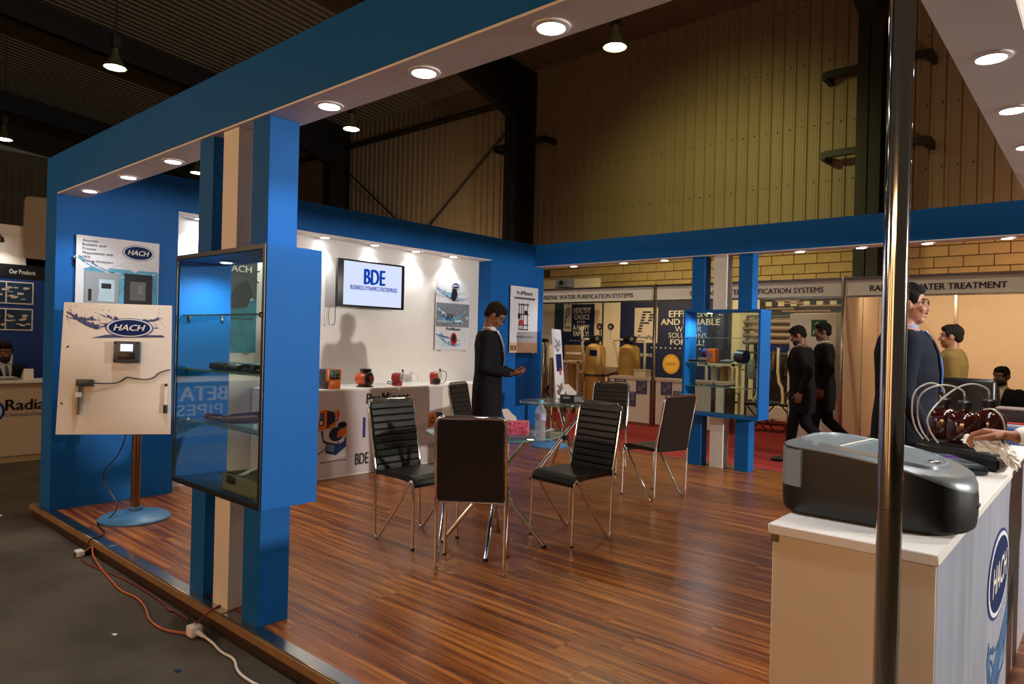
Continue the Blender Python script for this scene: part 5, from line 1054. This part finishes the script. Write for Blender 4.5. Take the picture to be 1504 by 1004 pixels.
# ================================================================== people
def remesh(bm, vox, it=3):
    me = bpy.data.meshes.new('t'); bmesh.ops.recalc_face_normals(bm, faces=bm.faces); bm.to_mesh(me); bm.free()
    o = bpy.data.objects.new('t', me); C.objects.link(o); m = o.modifiers.new('r', 'REMESH'); m.mode = 'VOXEL'; m.voxel_size = vox
    s = o.modifiers.new('s', 'SMOOTH'); s.factor = .5; s.iterations = it
    bpy.context.view_layer.update(); e = o.evaluated_get(bpy.context.evaluated_depsgraph_get()); out = bpy.data.meshes.new_from_object(e)
    bpy.data.objects.remove(o); bpy.data.meshes.remove(me)
    for p in out.polygons: p.use_smooth = True
    return out
def skin(rgb): return mat('skin', rgb, .5, bump=.05, bscale=80)
def hand(bm, w, d, palm_n, side, curl=.35, s=1., spread=.02, grip=0):
    """w wrist, d direction of the hand, palm_n normal of the palm, side +1 thumb to palm_n x d"""
    w = Vector(w); d = Vector(d).normalized(); n = Vector(palm_n); n = (n-d*n.dot(d)).normalized(); t = d.cross(n)*side
    base = w+d*.035*s
    for k in (-1, -.35, .35, 1): cap(bm, w+d*.01*s+t*k*.018*s, w+d*.085*s+t*k*.03*s, .016*s, .0125*s, 10)
    L = (.062, .074, .080, .070)
    for i, k in enumerate((-1, -.36, .3, .95)):
        p = w+d*.088*s+t*k*.031*s; dd = (d+t*k*spread*6).normalized(); l = L[i]*s; ang = 0; r = .0088*s
        for j, q in enumerate((.45, .3, .25)):
            ang += curl*(1+.6*j)*(1.15 if i == 0 else 1); v = dd*math.cos(ang)+n*math.sin(ang); p2 = p+v*l*q; cap(bm, p, p2, r, r*.9, 8); p = p2; r *= .9
    p = w+d*.03*s+t*.022*s; v = (d*.6+t*.75+n*(.25+grip)).normalized(); p2 = p+v*.042*s; cap(bm, p, p2, .0135*s, .011*s, 8); v = (d*.85+t*.3+n*(.35+grip)).normalized(); p3 = p2+v*.03*s; cap(bm, p2, p3, .011*s, .0095*s, 8); cap(bm, p3, p3+(d*.9+n*.3+t*.05).normalized()*.022*s, .0095*s, .008*s, 8)
TOR = [(.66, .0, .175, .125), (.80, .0, .182, .135), (.95, .0, .175, .13), (1.08, .005, .162, .122), (1.22, .01, .178, .13), (1.33, .0, .19, .128), (1.41, -.008, .175, .108), (1.455, -.012, .12, .085), (1.49, -.012, .07, .062)]
def tor(z, T=TOR):
    for a_, c_ in zip(T, T[1:]):
        if a_[0] <= z <= c_[0]:
            u = (z-a_[0])/(c_[0]-a_[0]); return tuple(a_[i]+(c_[i]-a_[i])*u for i in range(1, 4))
    return T[0][1:] if z < T[0][0] else T[-1][1:]
def person(label, loc, rz, H=1.72, skin_rgb=(122, 78, 54), hair=(22, 17, 14), coat=(20, 20, 26), trousers=None, shirt=(190, 190, 200), tie=None, pose='stand', look=(0, 0), wide=1., beard=False, moustache=False, glasses=False, lean=0., hem=.70, jacket=True, vox=.0075, group=None, lanyard=False, bald=False, phone=False):
    s = H/1.72; t = thing('person', label, 'person', loc, rz)
    if group: t['group'] = group
    S = Matrix.Scale(s, 4)
    def fin(name, bm, m, par=None, v=None, smooth='all'):
        if isinstance(bm, bmesh.types.BMesh) and v: bm = remesh(bm, v)
        if isinstance(bm, bpy.types.Mesh):
            bm.transform(S); bm.materials.append(m); bm.name = name; o = bpy.data.objects.new(name, bm); C.objects.link(o); o.parent = par or t; MW[o] = MW[t]; return o
        bmesh.ops.transform(bm, matrix=S, verts=bm.verts); return obj(name, bm, m, par or t, w=False, smooth=smooth)
    dz = 0
    J = dict(sh=[(-.185, 0, 1.40), (.185, 0, 1.40)], el=[(-.235, -.02, 1.12), (.235, -.02, 1.12)], wr=[(-.24, .03, .87), (.24, .03, .87)],
             hp=[(-.09, 0, .92), (.09, 0, .92)], kn=[(-.10, .02, .49), (.10, .02, .49)], an=[(-.10, -.01, .085), (.10, -.01, .085)], toe=[(-.12, .17, .03), (.12, .17, .03)],
             hd=[((-.02, .25, -1), (1, 0, 0)), ((.02, .25, -1), (-1, 0, 0))])
    if pose == 'phone':
        J['el'] = [(-.25, .0, 1.13), (.25, .0, 1.13)]; J['wr'] = [(-.10, .22, 1.06), (.09, .21, 1.07)]; J['hd'] = [((.35, 1, .12), (.3, 0, 1)), ((-.25, 1, .15), (-.3, 0, 1))]
    if pose == 'walk':
        J['kn'] = [(-.09, .10, .50), (.09, -.04, .49)]; J['an'] = [(-.09, .14, .085), (.09, -.34, .20)]; J['toe'] = [(-.09, .32, .03), (.09, -.23, .045)]
        J['el'] = [(-.235, -.08, 1.14), (.235, .02, 1.12)]; J['wr'] = [(-.22, .02, .90), (.22, .14, .90)]
    if pose == 'sit':
        dz = -.45; J['hp'] = [(-.09, 0, .92), (.09, 0, .92)]; J['kn'] = [(-.11, .42, .93), (.11, .42, .93)]; J['an'] = [(-.11, .42, .53), (.11, .42, .53)]; J['toe'] = [(-.12, .58, .48), (.12, .58, .48)]
        J['el'] = [(-.25, .08, 1.14), (.25, .08, 1.14)]; J['wr'] = [(-.14, .30, 1.13), (.14, .30, 1.13)]; J['hd'] = [((.3, 1, 0), (0, 0, -1)), ((-.3, 1, 0), (0, 0, -1))]; hem = .86
    if pose == 'back_hand': J['wr'] = [(-.24, .03, .87), (.23, .10, .89)]
    sh_ = lambda p: Vector((p[0]*(wide if abs(p[0]) > .15 else 1), p[1]+lean*max(0, p[2]-.95), p[2]+dz))
    for k in ('sh', 'el', 'wr', 'hp', 'kn', 'an', 'toe'): J[k] = [sh_(p) for p in J[k]]
    Hc = sh_((0, .01+.035*max(0, look[1])*1.5, 1.605-.02*max(0, look[1])))
    Rh = (Matrix.Rotation(look[0], 4, 'Z') @ Matrix.Rotation(-look[1], 4, 'X')).to_3x3()
    hp_ = lambda x, y, z: Hc+Rh @ Vector((x, y, z))
    # continuous body
    b = NB()
    def torso(bm, grow, z0, T=TOR):
        rings = []; zs = [z for z, *_ in T if z > z0]; zs = [z0]+zs
        for z in zs:
            cy_, rx, ry = tor(z, T); rx = rx*wide+grow; ry = ry*(1+(wide-1)*1.3)+grow
            rings.append([sh_((0, 0, z))+Vector((rx*math.cos(a2)*(1-.06*abs(math.sin(2*a2))), cy_+ry*math.sin(a2), 0)) for a2 in [2*PI*i/24 for i in range(24)]])
        loft(bm, rings)
    torso(b, -.02, .84); sk = Rh
    ell(b, hp_(0, -.012, .032), (.073, .092, .084), Rh, 20, 14); ell(b, hp_(0, .02, -.03), (.058, .066, .078), Rh, 16, 12); ell(b, hp_(0, .052, -.085), (.03, .028, .024), Rh); ell(b, hp_(0, .0, -.06), (.055, .055, .04), Rh)
    cap(b, hp_(0, .082, .012), hp_(0, .099, -.024), .0075, .011, 8); ell(b, hp_(0, .093, -.029), (.016, .011, .009), Rh)
    for q in (-1, 1):
        ell(b, hp_(q*.074, -.006, -.004), (.010, .020, .032), Rh); ell(b, hp_(q*.032, .062, -.026), (.026, .02, .024), Rh); ell(b, hp_(q*.028, .078, .030), (.026, .010, .009), Rh)
    ell(b, hp_(0, .081, -.058), (.021, .010, .006), Rh); ell(b, hp_(0, .079, -.068), (.018, .010, .007), Rh)
    cap(b, sh_((0, -.012, 1.42)), hp_(0, -.015, -.05), .056, .053, 14)
    for i in (0, 1):
        cap(b, J['sh'][i], J['el'][i], .044, .036); cap(b, J['el'][i], J['wr'][i], .036, .025); cap(b, J['hp'][i], J['kn'][i], .07, .05); cap(b, J['kn'][i], J['an'][i], .048, .034); cap(b, J['an'][i]-Vector((0, 0, .02)), J['toe'][i], .034, .026)
        cap(b, J['sh'][i], sh_((0, 0, 1.40)), .045, .05)
        dd, nn = J['hd'][i]; hand(b, J['wr'][i], dd, nn, -1 if i == 0 else 1, .5 if pose == 'phone' else .3)
    body = fin('body', b, skin(skin_rgb), v=vox*.82)
    # face details
    for q in (-1, 1):
        b = NB(); ell(b, hp_(q*.030, .0755, .010), (.0125, .008, .0075), Rh); ey = fin('eye', b, mat('eye_white', (200, 192, 184), .3), body)
        b = NB(); ell(b, hp_(q*.030, .0815, .009), (.0055, .003, .0055), Rh); fin('iris', b, INK, body)
        b = NB(); cap(b, hp_(q*.014, .088, .030), hp_(q*.046, .078, .031), .0045, .003, 6); fin('eyebrow', b, mat('hair_dark', hair, .8), body)
    HM = mat('hair', hair, .75, spec=.15, bump=.9, bscale=110, stretch=(1, 1, .35))
    b = NB()
    if not bald:
        ell(b, hp_(0, -.022, .046), (.080, .094, .085), Rh, 20, 14); ell(b, hp_(0, .03, .085), (.062, .056, .034), Rh); ell(b, hp_(0, -.06, .0), (.068, .05, .06), Rh)
        for q in (-1, 1): ell(b, hp_(q*.066, .018, .035), (.014, .03, .034), Rh)
        rr = random.Random(int(H*1000))
        for k in range(16):
            a_ = rr.uniform(0, 2*PI); e = rr.uniform(.3, 1.2); ell(b, hp_(.07*math.cos(a_)*math.cos(e), -.015+.085*math.sin(a_)*math.cos(e), .05+.08*math.sin(e)), (.016, .02, .010), Rh)
    else:
        ell(b, hp_(0, -.04, .02), (.080, .075, .07), Rh, 20, 14); ell(b, hp_(0, -.03, .07), (.066, .07, .05), Rh)
    fin('hair', b, HM, body, v=.008)
    if beard or moustache:
        b = NB()
        if beard: ell(b, hp_(0, .034, -.068), (.060, .060, .05), Rh, 18, 12); ell(b, hp_(0, .056, -.093), (.035, .033, .026), Rh)
        else: cap(b, hp_(-.022, .090, -.048), hp_(.022, .090, -.048), .007, .007, 8)
        fin('beard' if beard else 'moustache', b, mat('beard_hair', tuple(c_+6 for c_ in hair), .85), body, v=.006)
    if glasses:
        b = NB()
        for q in (-1, 1):
            tube(b, [hp_(q*.031+.021*math.cos(2*PI*k/12), .096, .008+.014*math.sin(2*PI*k/12)) for k in range(12)], .0018, 5, closed=True); tube(b, [hp_(q*.052, .094, .012), hp_(q*.074, .05, .012), hp_(q*.078, -.005, .008)], .002, 5)
        tube(b, [hp_(-.010, .098, .010), hp_(.010, .098, .010)], .002, 5); fin('glasses', b, BLACKP, body)
    # clothes
    CM = mat('coat_cloth', coat, .85, spec=.2, bump=.35, bscale=30, var=.12); TM = mat('trouser_cloth', trousers or coat, .85, spec=.2, bump=.3, bscale=30)
    b = NB()
    for i in (0, 1):
        cap(b, J['hp'][i]+Vector((0, 0, .02)), J['kn'][i], .098, .072, 16); cap(b, J['kn'][i], J['an'][i]+Vector((0, 0, .0)), .070, .056, 16)
    ell(b, sh_((0, 0, .95)), (.165, .12, .10)); fin('trousers', b, TM, v=.012)
    for i in (0, 1):
        b = NB(); a_, c_ = J['an'][i], J['toe'][i]; d_ = (c_-a_); d_.z = 0; d_.normalize()
        cap(b, Vector((a_.x, a_.y, a_.z-.035))-d_*.035, Vector((c_.x, c_.y, c_.z+.008)), .042, .033, 12); cap(b, a_-d_*.02, a_+d_*.05-Vector((0, 0, .02)), .042, .038)
        fin('shoe', b, mat('shoe_leather', (14, 12, 11), .3), v=.008)
    b = NB(); torso(b, .006, hem, TOR[:-1] if jacket else TOR)
    for i in (0, 1):
        u = (J['el'][i]-J['sh'][i]).normalized(); cap(b, J['sh'][i]+Vector((0, 0, -.005)), J['el'][i], .070, .056, 16); cap(b, J['el'][i], J['wr'][i]-(J['wr'][i]-J['el'][i])*.10, .055, .042, 16)
    coat_o = fin('jacket' if jacket else 'shirt', b, CM, v=.0105)
    SM = mat('shirt_cloth', shirt, .7) if jacket else CM
    b = NB()
    rings = []
    for z, r_ in ((1.445, .070), (1.465, .066), (1.487, .0595), (1.492, .0585)): rings.append([sh_((0, -.012, z))+Vector((r_*math.cos(2*PI*i/20), r_*1.0*math.sin(2*PI*i/20)+(.01 if z > 1.46 else 0), 0)) for i in range(20)])
    loft(b, rings); fin('collar', b, SM, coat_o)
    if jacket:
        def strip(z0, z1, wf, off, m, nm):
            bb = NB(); F = []; n = 10
            for i in range(n+1):
                z = z0+(z1-z0)*i/n; w_ = wf(i/n); row = []
                for k in range(-3, 4):
                    x = w_*k/3; cy_, rx, ry = tor(z, TOR[:-1]); rx = rx*wide+.006; ry = ry*(1+(wide-1)*1.3)+.006; q_ = max(0, 1-(x/rx)**2)**.5
                    row.append(sh_((x, 0, z))+Vector((0, cy_+ry*q_+off, 0)))
                F.append(row)
            V1 = [[bb.verts.new(p) for p in r] for r in F]; V0 = [[bb.verts.new(p-Vector((0, .016, 0))) for p in r] for r in F]
            for A, ok in ((V1, 1), (V0, 0)):
                for i in range(n):
                    for k in range(6): bb.faces.new((A[i][k], A[i][k+1], A[i+1][k+1], A[i+1][k]))
            fin(nm, bb, m, coat_o)
        strip(1.12, 1.46, lambda u: .006+.055*u, .003, SM, 'shirt_front')
        if tie: strip(1.13, 1.45, lambda u: .022-.008*u, .008, mat('tie_cloth', tie, .5, var=.5, vscale=40), 'tie')
        for q in (-1, 1):
            bb = NB(); F = []
            for i in range(11):
                u = i/10; z = 1.10+.35*u; xi = q*(.010+.057*u); xo = q*(.012+.057*u+.045*math.sin(PI*min(1, u*1.05))**.8+.004)
                row = []
                for x in (xi, (xi+xo)/2, xo):
                    cy_, rx, ry = tor(z, TOR[:-1]); rx = rx*wide+.006; ry = ry*(1+(wide-1)*1.3)+.006; row.append(sh_((x, 0, z))+Vector((0, cy_+ry*max(0, 1-(x/rx)**2)**.5+.007, 0)))
                F.append(row)
            V1 = [[bb.verts.new(p) for p in r] for r in F]; V0 = [[bb.verts.new(p-Vector((0, .008, 0))) for p in r] for r in F]
            for A in (V1, V0):
                for i in range(10):
                    for k in range(2): bb.faces.new((A[i][k], A[i][k+1], A[i+1][k+1], A[i+1][k]))
            fin('lapel', bb, CM, coat_o)
    if lanyard:
        b = NB(); fz = lambda z: tor(z)[0]+tor(z)[2]*(1+(wide-1)*1.3)+.014
        for q in (-1, 1): tube(b, [sh_((q*.07, -.02, 1.49)), sh_((q*.075, fz(1.42)-.03, 1.43)), sh_((q*.045, fz(1.3)+.004, 1.3)), sh_((q*.01, fz(1.1)+.006, 1.12))], .006, 6, 2)
        fin('lanyard', b, mat('lanyard_blue', (60, 110, 200), .5), coat_o)
        b = NB(); p = sh_((0, fz(1.05)+.004, 1.04)); rbox(b, p-Vector((.04, .002, .055)), p+Vector((.04, .002, .055)), .002, 1); fin('badge', b, WHITE, coat_o)
    return t
person('man in dark suit looking down at a phone beside the glass tables', (-4.30, 4.60, 0), math.radians(-56), H=1.70, skin_rgb=(132, 84, 58), hair=(34, 26, 20), coat=(18, 18, 25), shirt=(200, 206, 220), tie=(120, 110, 120), pose='phone', look=(0, .62), hem=.62, glasses=True, lean=.02)
t = thing('phone', 'dark phone in the hands of the standing suited man', 'phone', (-3.97, 4.86, 1.08))
Mx = Matrix.Translation((-4.025, 4.79, 1.108)) @ Matrix.Rotation(math.radians(-56), 4, 'Z') @ Matrix.Rotation(math.radians(18), 4, 'X')
b = NB(); rbox(b, (-.035, -.07, -.004), (.035, .07, .004), .003, 2, Mx); obj('body', b, BLACKP, t)
b = NB(); rbox(b, (-.031, -.062, .0042), (.031, .062, .005), .0003, 1, Mx); obj('screen', b, DKGREY, t)
person('bearded man in black suit walking left with bent head, nearer of two', (-2.93, 8.93, -.09), math.radians(106), H=1.72, skin_rgb=(120, 80, 58), coat=(15, 14, 17), trousers=(11, 11, 13), shirt=(170, 176, 200), pose='walk', look=(0, .42), beard=True, lean=.06, hem=.64, wide=1.12)
person('man in black suit walking left behind the bearded man', (-2.86, 9.55, -.09), math.radians(104), H=1.78, skin_rgb=(104, 66, 46), coat=(12, 12, 14), shirt=(200, 204, 214), pose='walk', look=(.2, .12), lean=.03, hem=.62)
person('large man in navy suit with lanyard, moustache and glasses behind the chrome pole', (-.905, 4.5, 0), math.radians(-76), H=1.73, skin_rgb=(168, 116, 88), coat=(15, 20, 34), shirt=(120, 160, 215), tie=(20, 24, 40), pose='back_hand', look=(0, -.02), wide=1.18, glasses=True, moustache=True, lanyard=True, hem=.64)
person('man in olive shirt facing left before the peach lit stand', (-1.20, 7.95, -.09), math.radians(98), H=1.70, skin_rgb=(150, 100, 68), hair=(28, 22, 18), coat=(112, 88, 42), trousers=(40, 38, 36), pose='stand', jacket=False, hem=.80, wide=1.08, look=(0, 0))
person('man in purple shirt seen from behind next to the olive shirt', (-1.62, 8.75, -.09), math.radians(10), H=1.66, skin_rgb=(120, 78, 54), coat=(70, 66, 120), trousers=(30, 30, 36), pose='stand', jacket=False, hem=.80)
person('bearded man in black jacket seated behind the desk at the right', (-1.03, 10.35, -.09), math.radians(168), H=1.72, skin_rgb=(116, 78, 56), coat=(18, 17, 18), shirt=(190, 180, 150), pose='sit', look=(-.25, .1), beard=True)
person('bearded man in black suit and tie seated behind the far left counter', (-9.74, 2.16, -.09), math.radians(-84), H=1.74, skin_rgb=(104, 66, 44), coat=(14, 14, 18), shirt=(170, 172, 180), tie=(30, 34, 60), pose='sit', look=(0, .22), beard=True)
t = thing('office_chair', 'dark chair under the bearded man seated at the right', 'chair', (-1.03, 10.40, -.09))
b = NB(); rbox(b, (-1.25, 10.2, .225), (-.81, 10.6, .285), .02, 2); obj('seat', b, BLACKP, t); b = NB(); rbox(b, (-1.23, 10.58, .4), (-.83, 10.63, .85), .02, 2); obj('backrest', b, BLACKP, t)
for x in (-1.2, -.86):
    for y in (10.24, 10.6): b = NB(); cyl(b, (x, y, -.0775), (x, y, .23 if y < 10.5 else .5), .013); obj('leg', b, STEEL, t)
# the person wiping the counter at the right edge: hand, cuff and sleeve reach into the picture
t = thing('person', 'brown hand with white cuff wiping the counter at the right edge', 'person', (.38, 3.9, -.09))
W_ = Vector((-.272, 3.29, 1.03)); E_ = Vector((-.02, 3.46, 1.08)); S_ = Vector((.20, 3.72, 1.36))
b = NB(); hand(b, W_, (-1, .05, .06), (0, -.15, -1), 1, .46, 1.2, .012)
cap(b, W_, E_, .027, .042, 16); cap(b, E_, S_, .045, .055, 16)
# rest of the figure outside the frame
cap(b, S_, (.34, 3.84, 1.36), .06, .09); cap(b, (.36, 3.9, 1.30), (.38, 3.9, .95), .14, .13); cap(b, (.34, 3.86, 1.40), (.31, 3.84, 1.52), .055, .052); ell(b, (.29, 3.83, 1.60), (.09, .075, .11))
for q in (-.1, .1): cap(b, (.38, 3.9+q, .9), (.38, 3.9+q, .0), .08, .05)
cap(b, (.38, 4.03, 1.36), (.44, 4.15, 1.1), .05, .04); cap(b, (.44, 4.15, 1.1), (.40, 4.12, .86), .04, .03); hand(b, (.40, 4.12, .86), (0, .1, -1), (1, 0, 0), 1)
bd = remesh(b, .0042, 2); bd.materials.append(skin((150, 92, 62))); bd.transform(MW[t].inverted()); o = bpy.data.objects.new('body', bd); C.objects.link(o); o.parent = t; MW[o] = MW[t]
for nm, prm, m in (('cuff', [((-.255, 3.30, 1.034), (-.215, 3.328, 1.042), .036, .038)], WHITE), ('sleeve', [((-.215, 3.328, 1.042), E_, .044, .058), (E_, S_, .06, .08), (S_, (.34, 3.84, 1.38), .085, .1), ((.36, 3.9, 1.34), (.38, 3.9, .9), .17, .16), ((.38, 4.03, 1.36), (.44, 4.15, 1.1), .07, .055), ((.44, 4.15, 1.1), (.405, 4.12, .92), .055, .042)], mat('grey_cloth', (110, 106, 108), .8)), ('trousers', [((.38, 3.8, .9), (.38, 3.8, .02), .11, .07), ((.38, 4.0, .9), (.38, 4.0, .02), .11, .07)], mat('dark_cloth', (30, 30, 36), .8))):
    b = NB()
    for p0, p1, r0, r1 in prm: cap(b, p0, p1, r0, r1, 16)
    me = remesh(b, .008, 2); me.materials.append(m); me.transform(MW[t].inverted()); o = bpy.data.objects.new(nm, me); C.objects.link(o); o.parent = t
b = NB(); ell(b, (.30, 3.835, 1.635), (.095, .085, .095)); me = remesh(b, .01, 2); me.materials.append(mat('hair', (18, 15, 13), .8)); me.transform(MW[t].inverted()); o = bpy.data.objects.new('hair', me); C.objects.link(o); o.parent = t
for y in (3.8, 4.0): b = NB(); cap(b, (.42, y, -.05), (.28, y, -.055), .045, .035); obj('shoe', b, BLACKP, t)
t = thing('crumpled_tissue', 'crumpled white tissue under the wiping hand', 'tissue', (-.40, 3.33, .99))
b = NB(); rr = random.Random(12); bmesh.ops.create_icosphere(b, subdivisions=4, radius=1)
for v in b.verts:
    n = noise.noise(v.co*2.2)*.45+noise.noise(v.co*5.5)*.3; v.co = v.co*(1+n); v.co = Vector((v.co.x*.070-.375, v.co.y*.035+3.30, v.co.z*.030+.990+.25*(v.co.x*-.05)))
obj('wad', b, mat('tissue_paper', (236, 230, 220), .8), t)
b = NB(); bmesh.ops.create_icosphere(b, subdivisions=4, radius=1)
for v in b.verts:
    n = noise.noise(v.co*2.6+Vector((3, 1, 2)))*.5+noise.noise(v.co*6)*.35; v.co = v.co*(1+n); v.co = Vector((v.co.x*.026-.295+v.co.z*-.02, v.co.y*.03+3.26, v.co.z*.045+.955))
obj('fold', b, bpy.data.materials['tissue_paper'], t)
